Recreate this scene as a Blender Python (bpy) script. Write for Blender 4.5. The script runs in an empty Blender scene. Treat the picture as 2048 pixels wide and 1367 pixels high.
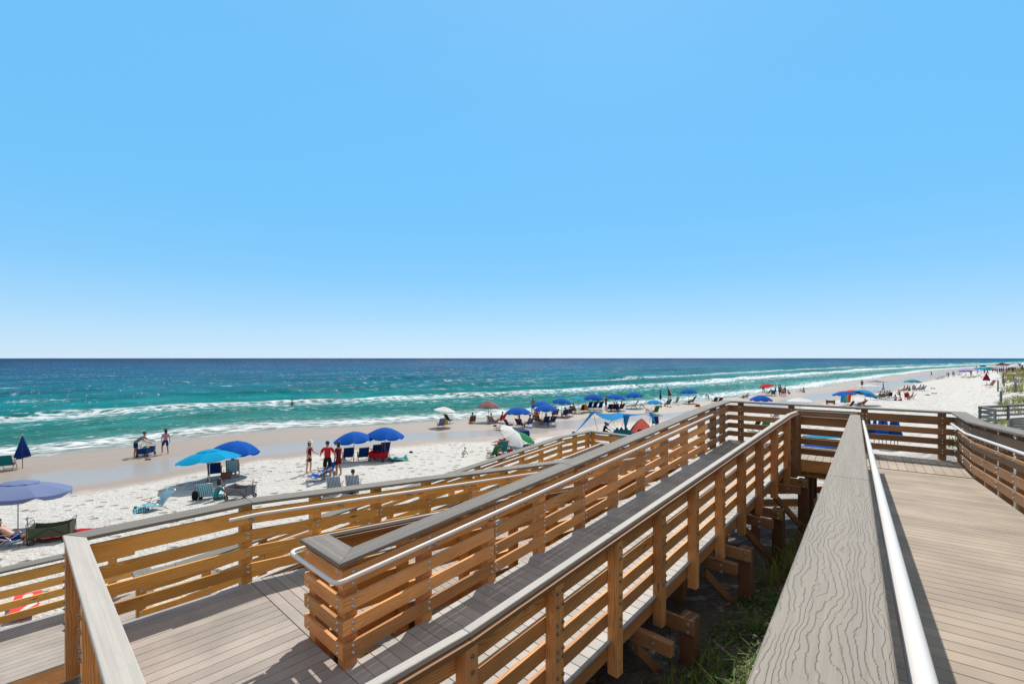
import bpy, bmesh, math, random
from math import sin, cos, tan, radians, pi, sqrt, atan2, floor, exp
from mathutils import Vector, Matrix, noise
scene = bpy.context.scene
COL = scene.collection

# ------------------------------------------------------------------ camera
FPX, CX, HY = 930.0, 1024.0, 716.0          # focal length in photo pixels, optical axis, horizon row
cam_d = bpy.data.cameras.new("camera")
cam = bpy.data.objects.new("camera", cam_d)
COL.objects.link(cam)
cam.location = (0, 0, 0)
cam.rotation_euler = (radians(90), 0, 0)
cam_d.sensor_width = 36.0
cam_d.lens = 36.0 * FPX / 2048.0
cam_d.shift_y = (HY - 683.5) / 2048.0
cam_d.clip_start = 0.05
cam_d.clip_end = 60000
scene.camera = cam

# ------------------------------------------------------------------ sky, sun, exposure
SUN_AZ, SUN_EL = radians(13.0), radians(51.0)
world = bpy.data.worlds.new("World")
scene.world = world
world.use_nodes = True
wn = world.node_tree
wn.nodes.clear()
wo = wn.nodes.new("ShaderNodeOutputWorld")
bg = wn.nodes.new("ShaderNodeBackground")
sky = wn.nodes.new("ShaderNodeTexSky")
sky.sky_type = 'NISHITA'
sky.sun_disc = False
sky.sun_elevation = SUN_EL
sky.sun_rotation = SUN_AZ
sky.altitude = 0
sky.air_density = 1.0
sky.dust_density = 0.35
sky.ozone_density = 2.5
tcw = wn.nodes.new("ShaderNodeTexCoord")
spw = wn.nodes.new("ShaderNodeSeparateXYZ")
wn.links.new(tcw.outputs['Generated'], spw.inputs[0])
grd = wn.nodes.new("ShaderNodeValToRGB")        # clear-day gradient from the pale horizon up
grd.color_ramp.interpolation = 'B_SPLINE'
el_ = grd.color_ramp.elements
stops_ = [(0.0, (0.62, 0.82, 1.0)), (0.03, (0.53, 0.775, 1.0)), (0.08, (0.39, 0.70, 1.0)), (0.16, (0.225, 0.61, 1.04)), (0.30, (0.160, 0.57, 1.04)), (0.70, (0.165, 0.56, 1.0)), (0.80, (0.46, 0.52, 0.60)), (1.0, (0.50, 0.53, 0.57))]      # unseen upper dome made pale on purpose, to neutralise the blue fill light
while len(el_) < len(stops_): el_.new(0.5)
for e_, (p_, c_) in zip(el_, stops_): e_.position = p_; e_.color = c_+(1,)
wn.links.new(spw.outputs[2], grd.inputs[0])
vm = wn.nodes.new("ShaderNodeVectorMath"); vm.operation = 'SCALE'; vm.inputs['Scale'].default_value = 5.0
bk = wn.nodes.new("ShaderNodeMapRange"); bk.interpolation_type = 'SMOOTHSTEP'      # unseen sky behind the camera turned neutral grey to warm the fill light
bk.inputs[1].default_value = 0.05; bk.inputs[2].default_value = -0.45; bk.inputs[3].default_value = 0.0; bk.inputs[4].default_value = 1.0
wn.links.new(spw.outputs[1], bk.inputs[0])
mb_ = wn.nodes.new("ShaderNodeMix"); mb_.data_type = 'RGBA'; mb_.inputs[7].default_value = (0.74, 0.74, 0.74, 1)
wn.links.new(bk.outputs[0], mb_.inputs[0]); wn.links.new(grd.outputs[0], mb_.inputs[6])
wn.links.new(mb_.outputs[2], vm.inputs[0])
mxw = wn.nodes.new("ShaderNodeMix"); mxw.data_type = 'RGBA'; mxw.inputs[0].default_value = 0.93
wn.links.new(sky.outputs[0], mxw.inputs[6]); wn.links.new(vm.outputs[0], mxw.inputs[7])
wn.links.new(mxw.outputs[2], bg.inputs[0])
bg.inputs[1].default_value = 0.15
wn.links.new(bg.outputs[0], wo.inputs[0])
sun_d = bpy.data.lights.new("sun", 'SUN')
sun_d.energy = 4.0
sun_d.angle = radians(0.53)
sun_d.color = (1.0, 0.95, 0.87)
sun = bpy.data.objects.new("sun", sun_d)
COL.objects.link(sun)
sun.rotation_euler = Vector((sin(SUN_AZ)*cos(SUN_EL), cos(SUN_AZ)*cos(SUN_EL), sin(SUN_EL))).to_track_quat('Z', 'Y').to_euler()
scene.view_settings.view_transform = 'Standard'
scene.view_settings.look = 'None'
scene.view_settings.gamma = 1.0
scene.view_settings.use_curve_mapping = False
scene.view_settings.exposure = 0.35
scene.cycles.max_bounces = 8
scene.cycles.diffuse_bounces = 5
scene.cycles.caustics_reflective = False
scene.cycles.caustics_refractive = False
scene.cycles.sample_clamp_indirect = 6.0

# ------------------------------------------------------------------ helpers
RND = random.Random(7)

def tag(o, label=None, cat=None, group=None, kind=None):
    if label: o['label'] = label
    if cat: o['category'] = cat
    if group: o['group'] = group
    if kind: o['kind'] = kind
    return o

def empty(name, loc=(0, 0, 0), label=None, cat=None, group=None, rz=0.0):
    o = bpy.data.objects.new(name, None)
    COL.objects.link(o)
    o.location = loc
    o.rotation_euler = (0, 0, rz)
    o.empty_display_size = 0.1
    return tag(o, label, cat, group)

class MB:
    """collects faces of one mesh, with UVs (u along the grain in metres) and a random value per piece"""
    def __init__(s):
        s.v = []; s.f = []; s.uv = []; s.r = []; s.cr = 0.0
    def face(s, pts, uvs=None):
        i = len(s.v)
        s.v += [tuple(p) for p in pts]
        s.f.append(tuple(range(i, i+len(pts))))
        s.uv += list(uvs) if uvs else [(p[0], p[1]) for p in pts]
        s.r += [s.cr]*len(pts)
    def mesh_faces(s, verts, faces, uvs=None):
        i = len(s.v)
        s.v += [tuple(p) for p in verts]
        for f in faces:
            s.f.append(tuple(i+k for k in f))
            s.uv += [uvs[k] if uvs else (verts[k][0], verts[k][1]) for k in f]
            s.r += [s.cr]*len(f)
    def prism(s, ra, rb, u0=0.0, v0=0.0, L=None, caps=True):
        n = len(ra)
        ra = [Vector(p) for p in ra]; rb = [Vector(p) for p in rb]
        if L is None: L = (rb[0]-ra[0]).length
        per = [0.0]
        for i in range(n): per.append(per[-1]+(ra[(i+1) % n]-ra[i]).length)
        base = len(s.v)
        s.v += [tuple(p) for p in ra]+[tuple(p) for p in rb]
        for i in range(n):
            j = (i+1) % n
            s.f.append((base+i, base+j, base+n+j, base+n+i))
            s.uv += [(u0, v0+per[i]), (u0, v0+per[i+1]), (u0+L, v0+per[i+1]), (u0+L, v0+per[i])]
            s.r += [s.cr]*4
        if caps:
            s.f.append(tuple(base+i for i in range(n))); s.uv += [(u0, v0+per[i]*.3) for i in range(n)]; s.r += [s.cr]*n
            s.f.append(tuple(base+n+i for i in reversed(range(n)))); s.uv += [(u0+L, v0+per[i]*.3) for i in reversed(range(n))]; s.r += [s.cr]*n
    def box(s, x0, x1, y0, y1, z0, z1, M=None, axis=0, u0=0.0, v0=0.0):
        def c(x, y, z):
            p = Vector((x, y, z)); return M @ p if M else p
        if axis == 0:
            s.prism([c(x0, y0, z0), c(x0, y1, z0), c(x0, y1, z1), c(x0, y0, z1)], [c(x1, y0, z0), c(x1, y1, z0), c(x1, y1, z1), c(x1, y0, z1)], u0, v0)
        elif axis == 1:
            s.prism([c(x0, y0, z0), c(x1, y0, z0), c(x1, y0, z1), c(x0, y0, z1)], [c(x0, y1, z0), c(x1, y1, z0), c(x1, y1, z1), c(x0, y1, z1)], u0, v0)
        else:
            s.prism([c(x0, y0, z0), c(x1, y0, z0), c(x1, y1, z0), c(x0, y1, z0)], [c(x0, y0, z1), c(x1, y0, z1), c(x1, y1, z1), c(x0, y1, z1)], u0, v0)
    def tube(s, pts, r, n=8, caps=True, r2=None):
        pts = [Vector(p) for p in pts]
        N = len(pts)
        up = Vector((0, 0, 1))
        rings = []; u = 0.0
        prev = None
        for i, p in enumerate(pts):
            d = (pts[min(i+1, N-1)]-pts[max(i-1, 0)])
            d = d.normalized() if d.length > 1e-9 else Vector((0, 0, 1))
            if prev is None:
                a = d.cross(up)
                if a.length < 1e-3: a = d.cross(Vector((1, 0, 0)))
            else:
                a = prev-d*prev.dot(d)
            a.normalize(); b = d.cross(a); prev = a
            rr = r if r2 is None else r+(r2-r)*i/max(1, N-1)
            rings.append([p+(a*cos(2*pi*k/n)+b*sin(2*pi*k/n))*rr for k in range(n)])
        base = len(s.v)
        for R in rings: s.v += [tuple(p) for p in R]
        for i in range(N-1):
            L = (pts[i+1]-pts[i]).length
            for k in range(n):
                j = (k+1) % n
                s.f.append((base+i*n+k, base+i*n+j, base+(i+1)*n+j, base+(i+1)*n+k))
                s.uv += [(u, k/n), (u, (k+1)/n), (u+L, (k+1)/n), (u+L, k/n)]
                s.r += [s.cr]*4
            u += L
        if caps:
            s.f.append(tuple(base+k for k in reversed(range(n)))); s.uv += [(0, 0)]*n; s.r += [s.cr]*n
            s.f.append(tuple(base+(N-1)*n+k for k in range(n))); s.uv += [(u, 0)]*n; s.r += [s.cr]*n
    def lathe(s, prof, n=16, M=None, wob=None):
        """prof: (radius, z) list"""
        base = len(s.v)
        for (r, z) in prof:
            for k in range(n):
                a = 2*pi*k/n
                p = Vector((r*cos(a), r*sin(a), z))
                s.v.append(tuple(M @ p) if M else tuple(p))
        for i in range(len(prof)-1):
            for k in range(n):
                j = (k+1) % n
                s.f.append((base+i*n+k, base+i*n+j, base+(i+1)*n+j, base+(i+1)*n+k))
                s.uv += [(k/n, i), ((k+1)/n, i), ((k+1)/n, i+1), (k/n, i+1)]
                s.r += [s.cr]*4
    def ball(s, c, r, n=10, m=6, sz=1.0, M=None):
        c = Vector(c)
        prof = [(max(1e-4, r*sin(pi*i/m)), -r*sz*cos(pi*i/m)) for i in range(m+1)]
        s.lathe(prof, n, Matrix.Translation(c) @ (M or Matrix.Identity(4)))
    def build(s, name, mat, parent=None, smooth=False, bevel=0.0, seg=1, normals=True, link=True):
        me = bpy.data.meshes.new(name)
        me.from_pydata(s.v, [], s.f)
        uvl = me.uv_layers.new(name="UVMap")
        flat = [c for uv in s.uv for c in uv]
        uvl.data.foreach_set("uv", flat)
        at = me.attributes.new("rnd", 'FLOAT', 'CORNER')
        at.data.foreach_set("value", s.r)
        if normals:
            bm = bmesh.new(); bm.from_mesh(me)
            bmesh.ops.recalc_face_normals(bm, faces=bm.faces)
            bm.to_mesh(me); bm.free()
        if smooth:
            me.polygons.foreach_set("use_smooth", [True]*len(me.polygons))
        for m in (mat if isinstance(mat, (list, tuple)) else [mat]): me.materials.append(m)
        me.update()
        o = bpy.data.objects.new(name, me)
        if link: COL.objects.link(o)
        if parent is not None:
            o.parent = parent
            o.matrix_parent_inverse = Matrix.Identity(4)
        if bevel > 0:
            b = o.modifiers.new("bevel", 'BEVEL'); b.width = bevel; b.segments = seg; b.limit_method = 'ANGLE'; b.angle_limit = radians(50)
            b.harden_normals = False
        return o

def in_world(o, parent):
    """parent a mesh built in world coordinates to an Empty that is not at the origin"""
    o.parent = parent
    o.matrix_parent_inverse = parent.matrix_basis.inverted()
    return o

# ------------------------------------------------------------------ materials
def newmat(name):
    m = bpy.data.materials.new(name); m.use_nodes = True
    nt = m.node_tree
    b = nt.nodes['Principled BSDF']
    return m, nt, b
def N(nt, t, **kw):
    n = nt.nodes.new(t)
    for k, v in kw.items():
        if k in n.inputs: n.inputs[k].default_value = v
        else: setattr(n, k, v)
    return n
def L(nt, a, b): nt.links.new(a, b)
def ramp(nt, stops, fac=None):
    r = nt.nodes.new('ShaderNodeValToRGB')
    e = r.color_ramp.elements
    while len(e) < len(stops): e.new(0.5)
    for i, (p, c) in enumerate(stops):
        e[i].position = p; e[i].color = (c[0], c[1], c[2], 1) if hasattr(c, '__len__') else (c, c, c, 1)
    if fac is not None: L(nt, fac, r.inputs[0])
    return r
def math_(nt, op, a, b=None, c=None):
    n = nt.nodes.new('ShaderNodeMath'); n.operation = op
    for i, v in enumerate((a, b, c)):
        if v is None: continue
        if hasattr(v, 'is_output') or hasattr(v, 'links'): L(nt, v, n.inputs[i])
        else: n.inputs[i].default_value = v
    return n.outputs[0]
def mixc(nt, fac, a, b, mode='MIX'):
    n = nt.nodes.new('ShaderNodeMix'); n.data_type = 'RGBA'; n.blend_type = mode
    for s_, v in ((n.inputs[0], fac), (n.inputs[6], a), (n.inputs[7], b)):
        if hasattr(v, 'links'): L(nt, v, s_)
        elif isinstance(v, (int, float)): s_.default_value = v
        else: s_.default_value = (v[0], v[1], v[2], 1)
    return n.outputs[2]
def mapping(nt, vec, scale, loc=(0, 0, 0)):
    m = nt.nodes.new('ShaderNodeMapping')
    m.inputs['Scale'].default_value = scale; m.inputs['Location'].default_value = loc
    L(nt, vec, m.inputs['Vector'])
    return m.outputs[0]
def noise_(nt, vec, scale, detail=4, rough=0.55, dist=0.0):
    n = N(nt, 'ShaderNodeTexNoise'); n.inputs['Scale'].default_value = scale; n.inputs['Detail'].default_value = detail
    n.inputs['Roughness'].default_value = rough; n.inputs['Distortion'].default_value = dist
    L(nt, vec, n.inputs['Vector'])
    return n.outputs['Fac']
def bump(nt, h, strength, dist, normal=None):
    b = nt.nodes.new('ShaderNodeBump'); b.inputs['Strength'].default_value = strength; b.inputs['Distance'].default_value = dist
    L(nt, h, b.inputs['Height'])
    if normal is not None: L(nt, normal, b.inputs['Normal'])
    return b.outputs[0]
def uvrand(nt):
    """UV moved by a random amount per object and per piece"""
    uv = nt.nodes.new('ShaderNodeUVMap'); uv.uv_map = "UVMap"
    oi = nt.nodes.new('ShaderNodeObjectInfo')
    at = nt.nodes.new('ShaderNodeAttribute'); at.attribute_name = "rnd"
    r = math_(nt, 'ADD', math_(nt, 'MULTIPLY', oi.outputs['Random'], 37.0), math_(nt, 'MULTIPLY', at.outputs['Fac'], 53.0))
    cb = nt.nodes.new('ShaderNodeCombineXYZ'); L(nt, r, cb.inputs[0]); L(nt, math_(nt, 'MULTIPLY', r, 1.7), cb.inputs[1]); L(nt, r, cb.inputs[2])
    ad = nt.nodes.new('ShaderNodeVectorMath'); ad.operation = 'ADD'
    L(nt, uv.outputs[0], ad.inputs[0]); L(nt, cb.outputs[0], ad.inputs[1])
    rr = math_(nt, 'FRACT', math_(nt, 'ADD', math_(nt, 'MULTIPLY', oi.outputs['Random'], 7.31), math_(nt, 'MULTIPLY', at.outputs['Fac'], 3.77)))
    return ad.outputs[0], rr

def mat_pine(name, light, dark, red, sat=1.0):
    m, nt, b = newmat(name)
    v, rr = uvrand(nt)
    warp = noise_(nt, mapping(nt, v, (1.2, 5, 1)), 1.0, 2, 0.5)
    cb = nt.nodes.new('ShaderNodeCombineXYZ')
    sp = nt.nodes.new('ShaderNodeSeparateXYZ'); L(nt, v, sp.inputs[0])
    # knots
    vo = N(nt, 'ShaderNodeTexVoronoi'); vo.inputs['Scale'].default_value = 1.0; vo.inputs['Randomness'].default_value = 1.0
    L(nt, mapping(nt, v, (1.6, 7.0, 1)), vo.inputs['Vector'])
    kn = vo.outputs['Distance']
    kring = math_(nt, 'EXPONENT', math_(nt, 'MULTIPLY', kn, -6.0))
    y = math_(nt, 'ADD', sp.outputs[1], math_(nt, 'ADD', math_(nt, 'MULTIPLY', warp, 0.16), math_(nt, 'MULTIPLY', kring, 0.09)))
    g = math_(nt, 'FRACT', math_(nt, 'MULTIPLY', y, 46.0))
    g = math_(nt, 'POWER', math_(nt, 'ABSOLUTE', math_(nt, 'SUBTRACT', math_(nt, 'MULTIPLY', g, 2.0), 1.0)), 1.6)
    fine = noise_(nt, mapping(nt, v, (5, 160, 1)), 1.0, 3, 0.6)
    blot = noise_(nt, mapping(nt, v, (1.6, 5, 1)), 1.0, 3, 0.6)
    c = mixc(nt, math_(nt, 'MULTIPLY', g, 0.72), light, dark)
    c = mixc(nt, math_(nt, 'MULTIPLY', fine, 0.30), c, dark)
    c = mixc(nt, math_(nt, 'MULTIPLY', math_(nt, 'SUBTRACT', rr, 0.3), 0.85), c, red)
    bl = ramp(nt, [(0.42, 0.0), (0.72, 1.0)], blot)
    c = mixc(nt, math_(nt, 'MULTIPLY', bl.outputs[0], 0.5), c, (dark[0]*.8, dark[1]*.85, dark[2]*.95))
    kk = ramp(nt, [(0.07, 1.0), (0.16, 0.0)], kn)
    sc = nt.nodes.new('ShaderNodeSeparateColor'); L(nt, vo.outputs['Color'], sc.inputs[0])
    pick = math_(nt, 'GREATER_THAN', sc.outputs[0], 0.62)
    c = mixc(nt, math_(nt, 'MULTIPLY', kk.outputs[0], math_(nt, 'MULTIPLY', pick, 0.85)), c, (0.09, 0.035, 0.015))
    oi = rr
    br = math_(nt, 'ADD', 0.66, math_(nt, 'MULTIPLY', math_(nt, 'FRACT', math_(nt, 'MULTIPLY', rr, 5.3)), 0.5))
    cm = nt.nodes.new('ShaderNodeHueSaturation'); cm.inputs['Saturation'].default_value = sat
    L(nt, c, cm.inputs['Color']); L(nt, br, cm.inputs['Value'])
    L(nt, cm.outputs[0], b.inputs['Base Color'])
    b.inputs['Roughness'].default_value = 0.62
    b.inputs['Specular IOR Level'].default_value = 0.3
    L(nt, bump(nt, math_(nt, 'ADD', math_(nt, 'MULTIPLY', g, 0.5), fine), 0.35, 0.0015), b.inputs['Normal'])
    return m

M_PINE = mat_pine('pine', (0.92, 0.49, 0.18), (0.38, 0.15, 0.05), (0.58, 0.25, 0.11))
M_PINE_D = mat_pine('pine_weathered', (0.42, 0.225, 0.105), (0.17, 0.078, 0.034), (0.27, 0.135, 0.065), 1.0)
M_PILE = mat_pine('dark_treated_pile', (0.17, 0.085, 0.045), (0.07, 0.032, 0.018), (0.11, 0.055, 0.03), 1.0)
M_PINE_Y = mat_pine('pine_new', (0.88, 0.48, 0.12), (0.50, 0.21, 0.04), (0.74, 0.34, 0.085))
M_GREY = mat_pine('old_grey_wood', (0.23, 0.24, 0.24), (0.11, 0.115, 0.12), (0.16, 0.17, 0.18), 0.6)

def mat_composite(name, col, lines, scale=1.0, depth=0.002, streaks=0.25):
    m, nt, b = newmat(name)
    v, rr = uvrand(nt)
    sp = nt.nodes.new('ShaderNodeSeparateXYZ'); L(nt, v, sp.inputs[0])
    w1 = noise_(nt, mapping(nt, v, (2.6*scale, 11*scale, 1)), 1.0, 2, 0.45)
    w2 = noise_(nt, mapping(nt, v, (34*scale, 60*scale, 1)), 1.0, 3, 0.6)
    y = math_(nt, 'ADD', sp.outputs[1], math_(nt, 'ADD', math_(nt, 'MULTIPLY', w1, 0.105/scale), math_(nt, 'MULTIPLY', w2, 0.014/scale)))
    g = math_(nt, 'FRACT', math_(nt, 'MULTIPLY', y, 92.0*scale))
    step = ramp(nt, [(0.0, 0.0), (0.10, 1.0), (0.9, 0.62), (1.0, 0.0)], g)
    grv = ramp(nt, [(0.0, 1.0), (0.09, 0.0), (1.0, 0.0)], g)
    keep = ramp(nt, [(0.33, 0.0), (0.40, 1.0)], noise_(nt, mapping(nt, v, (6, 22, 1)), 1.0, 2, 0.5))
    gr = math_(nt, 'MULTIPLY', grv.outputs[0], keep.outputs[0])
    speck = noise_(nt, v, 900, 2, 0.7)
    streak = noise_(nt, mapping(nt, v, (0.9, 75, 1)), 1.0, 4, 0.65)
    blot = noise_(nt, mapping(nt, v, (3, 9, 1)), 1.0, 4, 0.6)
    c = mixc(nt, math_(nt, 'MULTIPLY', blot, 0.55), (col[0]*1.10, col[1]*1.10, col[2]*1.10), (col[0]*.80, col[1]*.80, col[2]*.82))
    c = mixc(nt, math_(nt, 'MULTIPLY', speck, 0.35), c, (col[0]*.62, col[1]*.62, col[2]*.62))
    c = mixc(nt, math_(nt, 'MULTIPLY', gr, lines), c, (col[0]*.28, col[1]*.26, col[2]*.25))
    sk_ = ramp(nt, [(0.34, 0.60), (0.62, 1.22)], streak)
    hsx = nt.nodes.new('ShaderNodeHueSaturation'); L(nt, c, hsx.inputs['Color']); L(nt, math_(nt, 'ADD', math_(nt, 'MULTIPLY', sk_.outputs[0], streaks), 1.0-streaks), hsx.inputs['Value']); c = hsx.outputs[0]
    spots = N(nt, 'ShaderNodeTexVoronoi'); L(nt, mapping(nt, v, (1, 1, 1)), spots.inputs['Vector']); spots.inputs['Scale'].default_value = 14
    sr = ramp(nt, [(0.03, 1.0), (0.05, 0.0)], spots.outputs['Distance'])
    c = mixc(nt, math_(nt, 'MULTIPLY', sr.outputs[0], 0.5), c, (0.45, 0.42, 0.38))
    L(nt, c, b.inputs['Base Color'])
    b.inputs['Roughness'].default_value = 0.72
    b.inputs['Specular IOR Level'].default_value = 0.25
    h = math_(nt, 'ADD', math_(nt, 'MULTIPLY', math_(nt, 'MULTIPLY', step.outputs[0], keep.outputs[0]), 1.0), math_(nt, 'MULTIPLY', speck, 0.12))
    L(nt, bump(nt, h, 0.8, depth), b.inputs['Normal'])
    return m
M_CAP = mat_composite('composite_cap', (0.265, 0.228, 0.185), 0.55, 1.0, 0.0022)
M_CAPD = mat_composite('composite_cap_fine', (0.20, 0.178, 0.15), 0.5, 1.6, 0.0012, 0.8)
M_CAPM = mat_composite('composite_cap_grooved', (0.205, 0.182, 0.158), 0.8, 1.2, 0.002, 1.0)
M_CAPL = mat_composite('composite_cap_pale', (0.46, 0.42, 0.37), 0.35, 1.8, 0.0006)

def mat_deck(name, col, groove=0.5):
    m, nt, b = newmat(name)
    v, rr = uvrand(nt)
    grain = noise_(nt, mapping(nt, v, (4, 130, 1)), 1.0, 4, 0.6)
    blot = noise_(nt, mapping(nt, v, (1.5, 6, 1)), 1.0, 4, 0.6)
    geo = nt.nodes.new('ShaderNodeNewGeometry')
    big = noise_(nt, geo.outputs['Position'], 1.4, 5, 0.6)
    c = mixc(nt, math_(nt, 'MULTIPLY', grain, 0.6), (col[0]*1.15, col[1]*1.15, col[2]*1.15), (col[0]*.78, col[1]*.78, col[2]*.78))
    c = mixc(nt, math_(nt, 'MULTIPLY', blot, 0.35), c, (col[0]*.85, col[1]*.80, col[2]*.76))
    vv = ramp(nt, [(0.35, 0.84), (0.65, 1.12)], big)
    hs = nt.nodes.new('ShaderNodeHueSaturation'); L(nt, c, hs.inputs['Color'])
    L(nt, math_(nt, 'MULTIPLY', vv.outputs[0], math_(nt, 'ADD', 0.90, math_(nt, 'MULTIPLY', rr, 0.2))), hs.inputs['Value'])
    # pale scuffs of sand and small dark stains
    n1 = noise_(nt, mapping(nt, v, (9, 40, 1)), 1.0, 4, 0.65)
    sc = ramp(nt, [(0.66, 0.0), (0.74, 1.0)], n1)
    n2 = ramp(nt, [(0.55, 0.0), (0.70, 1.0)], noise_(nt, geo.outputs['Position'], 3.0, 3, 0.6))
    c = mixc(nt, math_(nt, 'MULTIPLY', math_(nt, 'MULTIPLY', sc.outputs[0], n2.outputs[0]), 0.75), hs.outputs[0], (0.66, 0.62, 0.56))
    dk = ramp(nt, [(0.745, 0.0), (0.80, 1.0)], noise_(nt, geo.outputs['Position'], 5.0, 3, 0.55))
    c = mixc(nt, math_(nt, 'MULTIPLY', dk.outputs[0], 0.45), c, (0.10, 0.085, 0.07))
    L(nt, c, b.inputs['Base Color'])
    b.inputs['Roughness'].default_value = 0.68
    b.inputs['Specular IOR Level'].default_value = 0.35
    L(nt, bump(nt, grain, 0.4, 0.001), b.inputs['Normal'])
    return m
M_DECK = mat_deck('deck_composite', (0.325, 0.285, 0.25))
M_DECKM = mat_deck('deck_composite_pale', (0.40, 0.375, 0.345))
M_DECKW = mat_deck('deck_composite_tan', (0.335, 0.27, 0.205))

def mat_plain(name, col, rough=0.6, metal=0.0, spec=0.5, var=0.0, bumps=0.0, scale=20, trans=0.0):
    m, nt, b = newmat(name)
    b.inputs['Roughness'].default_value = rough; b.inputs['Metallic'].default_value = metal
    b.inputs['Specular IOR Level'].default_value = spec
    tc = nt.nodes.new('ShaderNodeTexCoord')
    n = noise_(nt, tc.outputs['Object'], scale, 4, 0.6)
    k = var if var else 0.12
    c = mixc(nt, n, tuple(min(1, x*(1+k)) for x in col), tuple(x*(1-k) for x in col))
    L(nt, c, b.inputs['Base Color'])
    if bumps: L(nt, bump(nt, n, bumps, 0.01), b.inputs['Normal'])
    if trans:
        # cloth that lets light through
        out = nt.nodes['Material Output']
        tr = nt.nodes.new('ShaderNodeBsdfTranslucent'); L(nt, c, tr.inputs[0])
        mx = nt.nodes.new('ShaderNodeMixShader'); mx.inputs[0].default_value = trans
        L(nt, b.outputs[0], mx.inputs[1]); L(nt, tr.outputs[0], mx.inputs[2]); L(nt, mx.outputs[0], out.inputs[0])
    return m
M_BOLT = mat_plain('galvanised_bolt', (0.55, 0.54, 0.52), 0.35, 0.85)
M_NUT = mat_plain('dull_nut', (0.34, 0.31, 0.28), 0.45, 0.75)
M_PIPE = mat_plain('white_aluminium_pipe', (0.66, 0.64, 0.62), 0.42, 0.0, 0.35, 0.03)
M_BRACKET = mat_plain('cast_bracket', (0.42, 0.40, 0.38), 0.4, 0.7)
# ------------------------------------------------------------------ boardwalk frames
AU, AM = radians(36.6), radians(43.0)
def PU(s, n, z=0.0): return Vector((s*sin(AU)+n*cos(AU), s*cos(AU)-n*sin(AU), z))
def PM(s, n, z=0.0): return Vector((s*sin(AM)+n*cos(AM), s*cos(AM)-n*sin(AM), z))
ZL1, ZL2, ZL3, ZL4 = -2.29, -3.01, -4.00, -4.93
ZU0, SGU = -1.49, (-2.29+1.49)/12.3
S2, S1, S3, SE = 2.18, 11.45, 13.8, 2.05
NR, NL, DR, DL, ER, EL = -2.525, -4.245, -5.03, -6.86, -8.70, -10.42
def zU(s): return ZU0+SGU*min(s, 12.3)
def zM(s): return ZL2+(ZL1-ZL2)*min(1, max(0, (s-S2)/(S1-S2)))
def zD(s): return ZL2+(ZL3-ZL2)*min(1, max(0, (s-S2)/(S3-S2)))
def zE(s): return ZL4+(ZL3-ZL4)*min(1, max(0, (s-SE)/(S3-SE)))

def isect(p, d, q, e):
    """2-D crossing of the lines p+d*t and q+e*t"""
    den = d.x*e.y-d.y*e.x
    if abs(den) < 2e-3: return None
    t = ((q.x-p.x)*e.y-(q.y-p.y)*e.x)/den
    return Vector((p.x+d.x*t, p.y+d.y*t, 0))

class Path:
    """a rail line at deck height; + lateral is towards the walkway (right-hand side)"""
    def __init__(s, pts):
        s.p = [Vector(p) for p in pts]
        s.n = []; s.d = []; s.L = []
        for a, b in zip(s.p, s.p[1:]):
            d = Vector((b.x-a.x, b.y-a.y, 0)); s.L.append(d.length); d.normalize()
            s.d.append(d); s.n.append(Vector((d.y, -d.x, 0)))
    def at(s, i, t, l, lp=None, ln=None):
        """point on segment i at distance t with lateral l; at a corner the offsets of the neighbours (lp, ln) are mitred"""
        a, b = s.p[i], s.p[i+1]
        if t <= 1e-6 and i > 0 and lp is not None:
            q = isect(a+s.n[i]*l, s.d[i], a+s.n[i-1]*lp, s.d[i-1])
            if q is None: q = a+s.n[i]*l
            return Vector((q.x, q.y, a.z))
        if t >= s.L[i]-1e-6 and i < len(s.d)-1 and ln is not None:
            q = isect(b+s.n[i]*l, s.d[i], b+s.n[i+1]*ln, s.d[i+1])
            if q is None: q = b+s.n[i]*l
            return Vector((q.x, q.y, b.z))
        k = t/s.L[i]
        q = a.lerp(b, k)+s.n[i]*l
        return q

def strip(mb, P, i, t0, t1, l0, l1, z0, z1, prev=None, nxt=None, u0=0.0):
    """one board of segment i from t0 to t1; prev/nxt: (l0, l1) of the neighbouring segments for mitres"""
    def ring(t):
        a = P.at(i, t, l0, prev and prev[0], nxt and nxt[0]); b = P.at(i, t, l1, prev and prev[1], nxt and nxt[1])
        return [a+Vector((0, 0, z0)), b+Vector((0, 0, z0)), b+Vector((0, 0, z1)), a+Vector((0, 0, z1))]
    mb.prism(ring(t0), ring(t1), u0=u0, L=t1-t0)

BOLT = [0.020, M_BOLT]
BOARDS = [(0.115, 0.255), (0.34, 0.48), (0.565, 0.705), (0.79, 0.975)]
PT = 1.045      # post top / cap underside
CT = 0.042      # cap thickness
def dome(mb, c, axis, r=None):
    r = r or BOLT[0]
    a = axis.normalized(); t = a.cross(Vector((0, 0, 1))); t.normalize(); u = a.cross(t)
    M = Matrix((t, u, a)).transposed().to_4x4(); M.translation = c
    mb.lathe([(r, -0.002), (r, 0.003), (r*.75, 0.009), (0.0005, 0.013)], 8, M)
def hexnut(mb, c, axis, r=0.0125):
    a = axis.normalized(); t = a.cross(Vector((0, 0, 1))); t.normalize(); u = a.cross(t)
    M = Matrix((t, u, a)).transposed().to_4x4(); M.translation = c
    mb.lathe([(r*1.5, -0.002), (r*1.5, 0.003), (r, 0.0032), (r, 0.011), (0.007, 0.011), (0.007, 0.019), (0.0005, 0.020)], 6, M)

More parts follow.
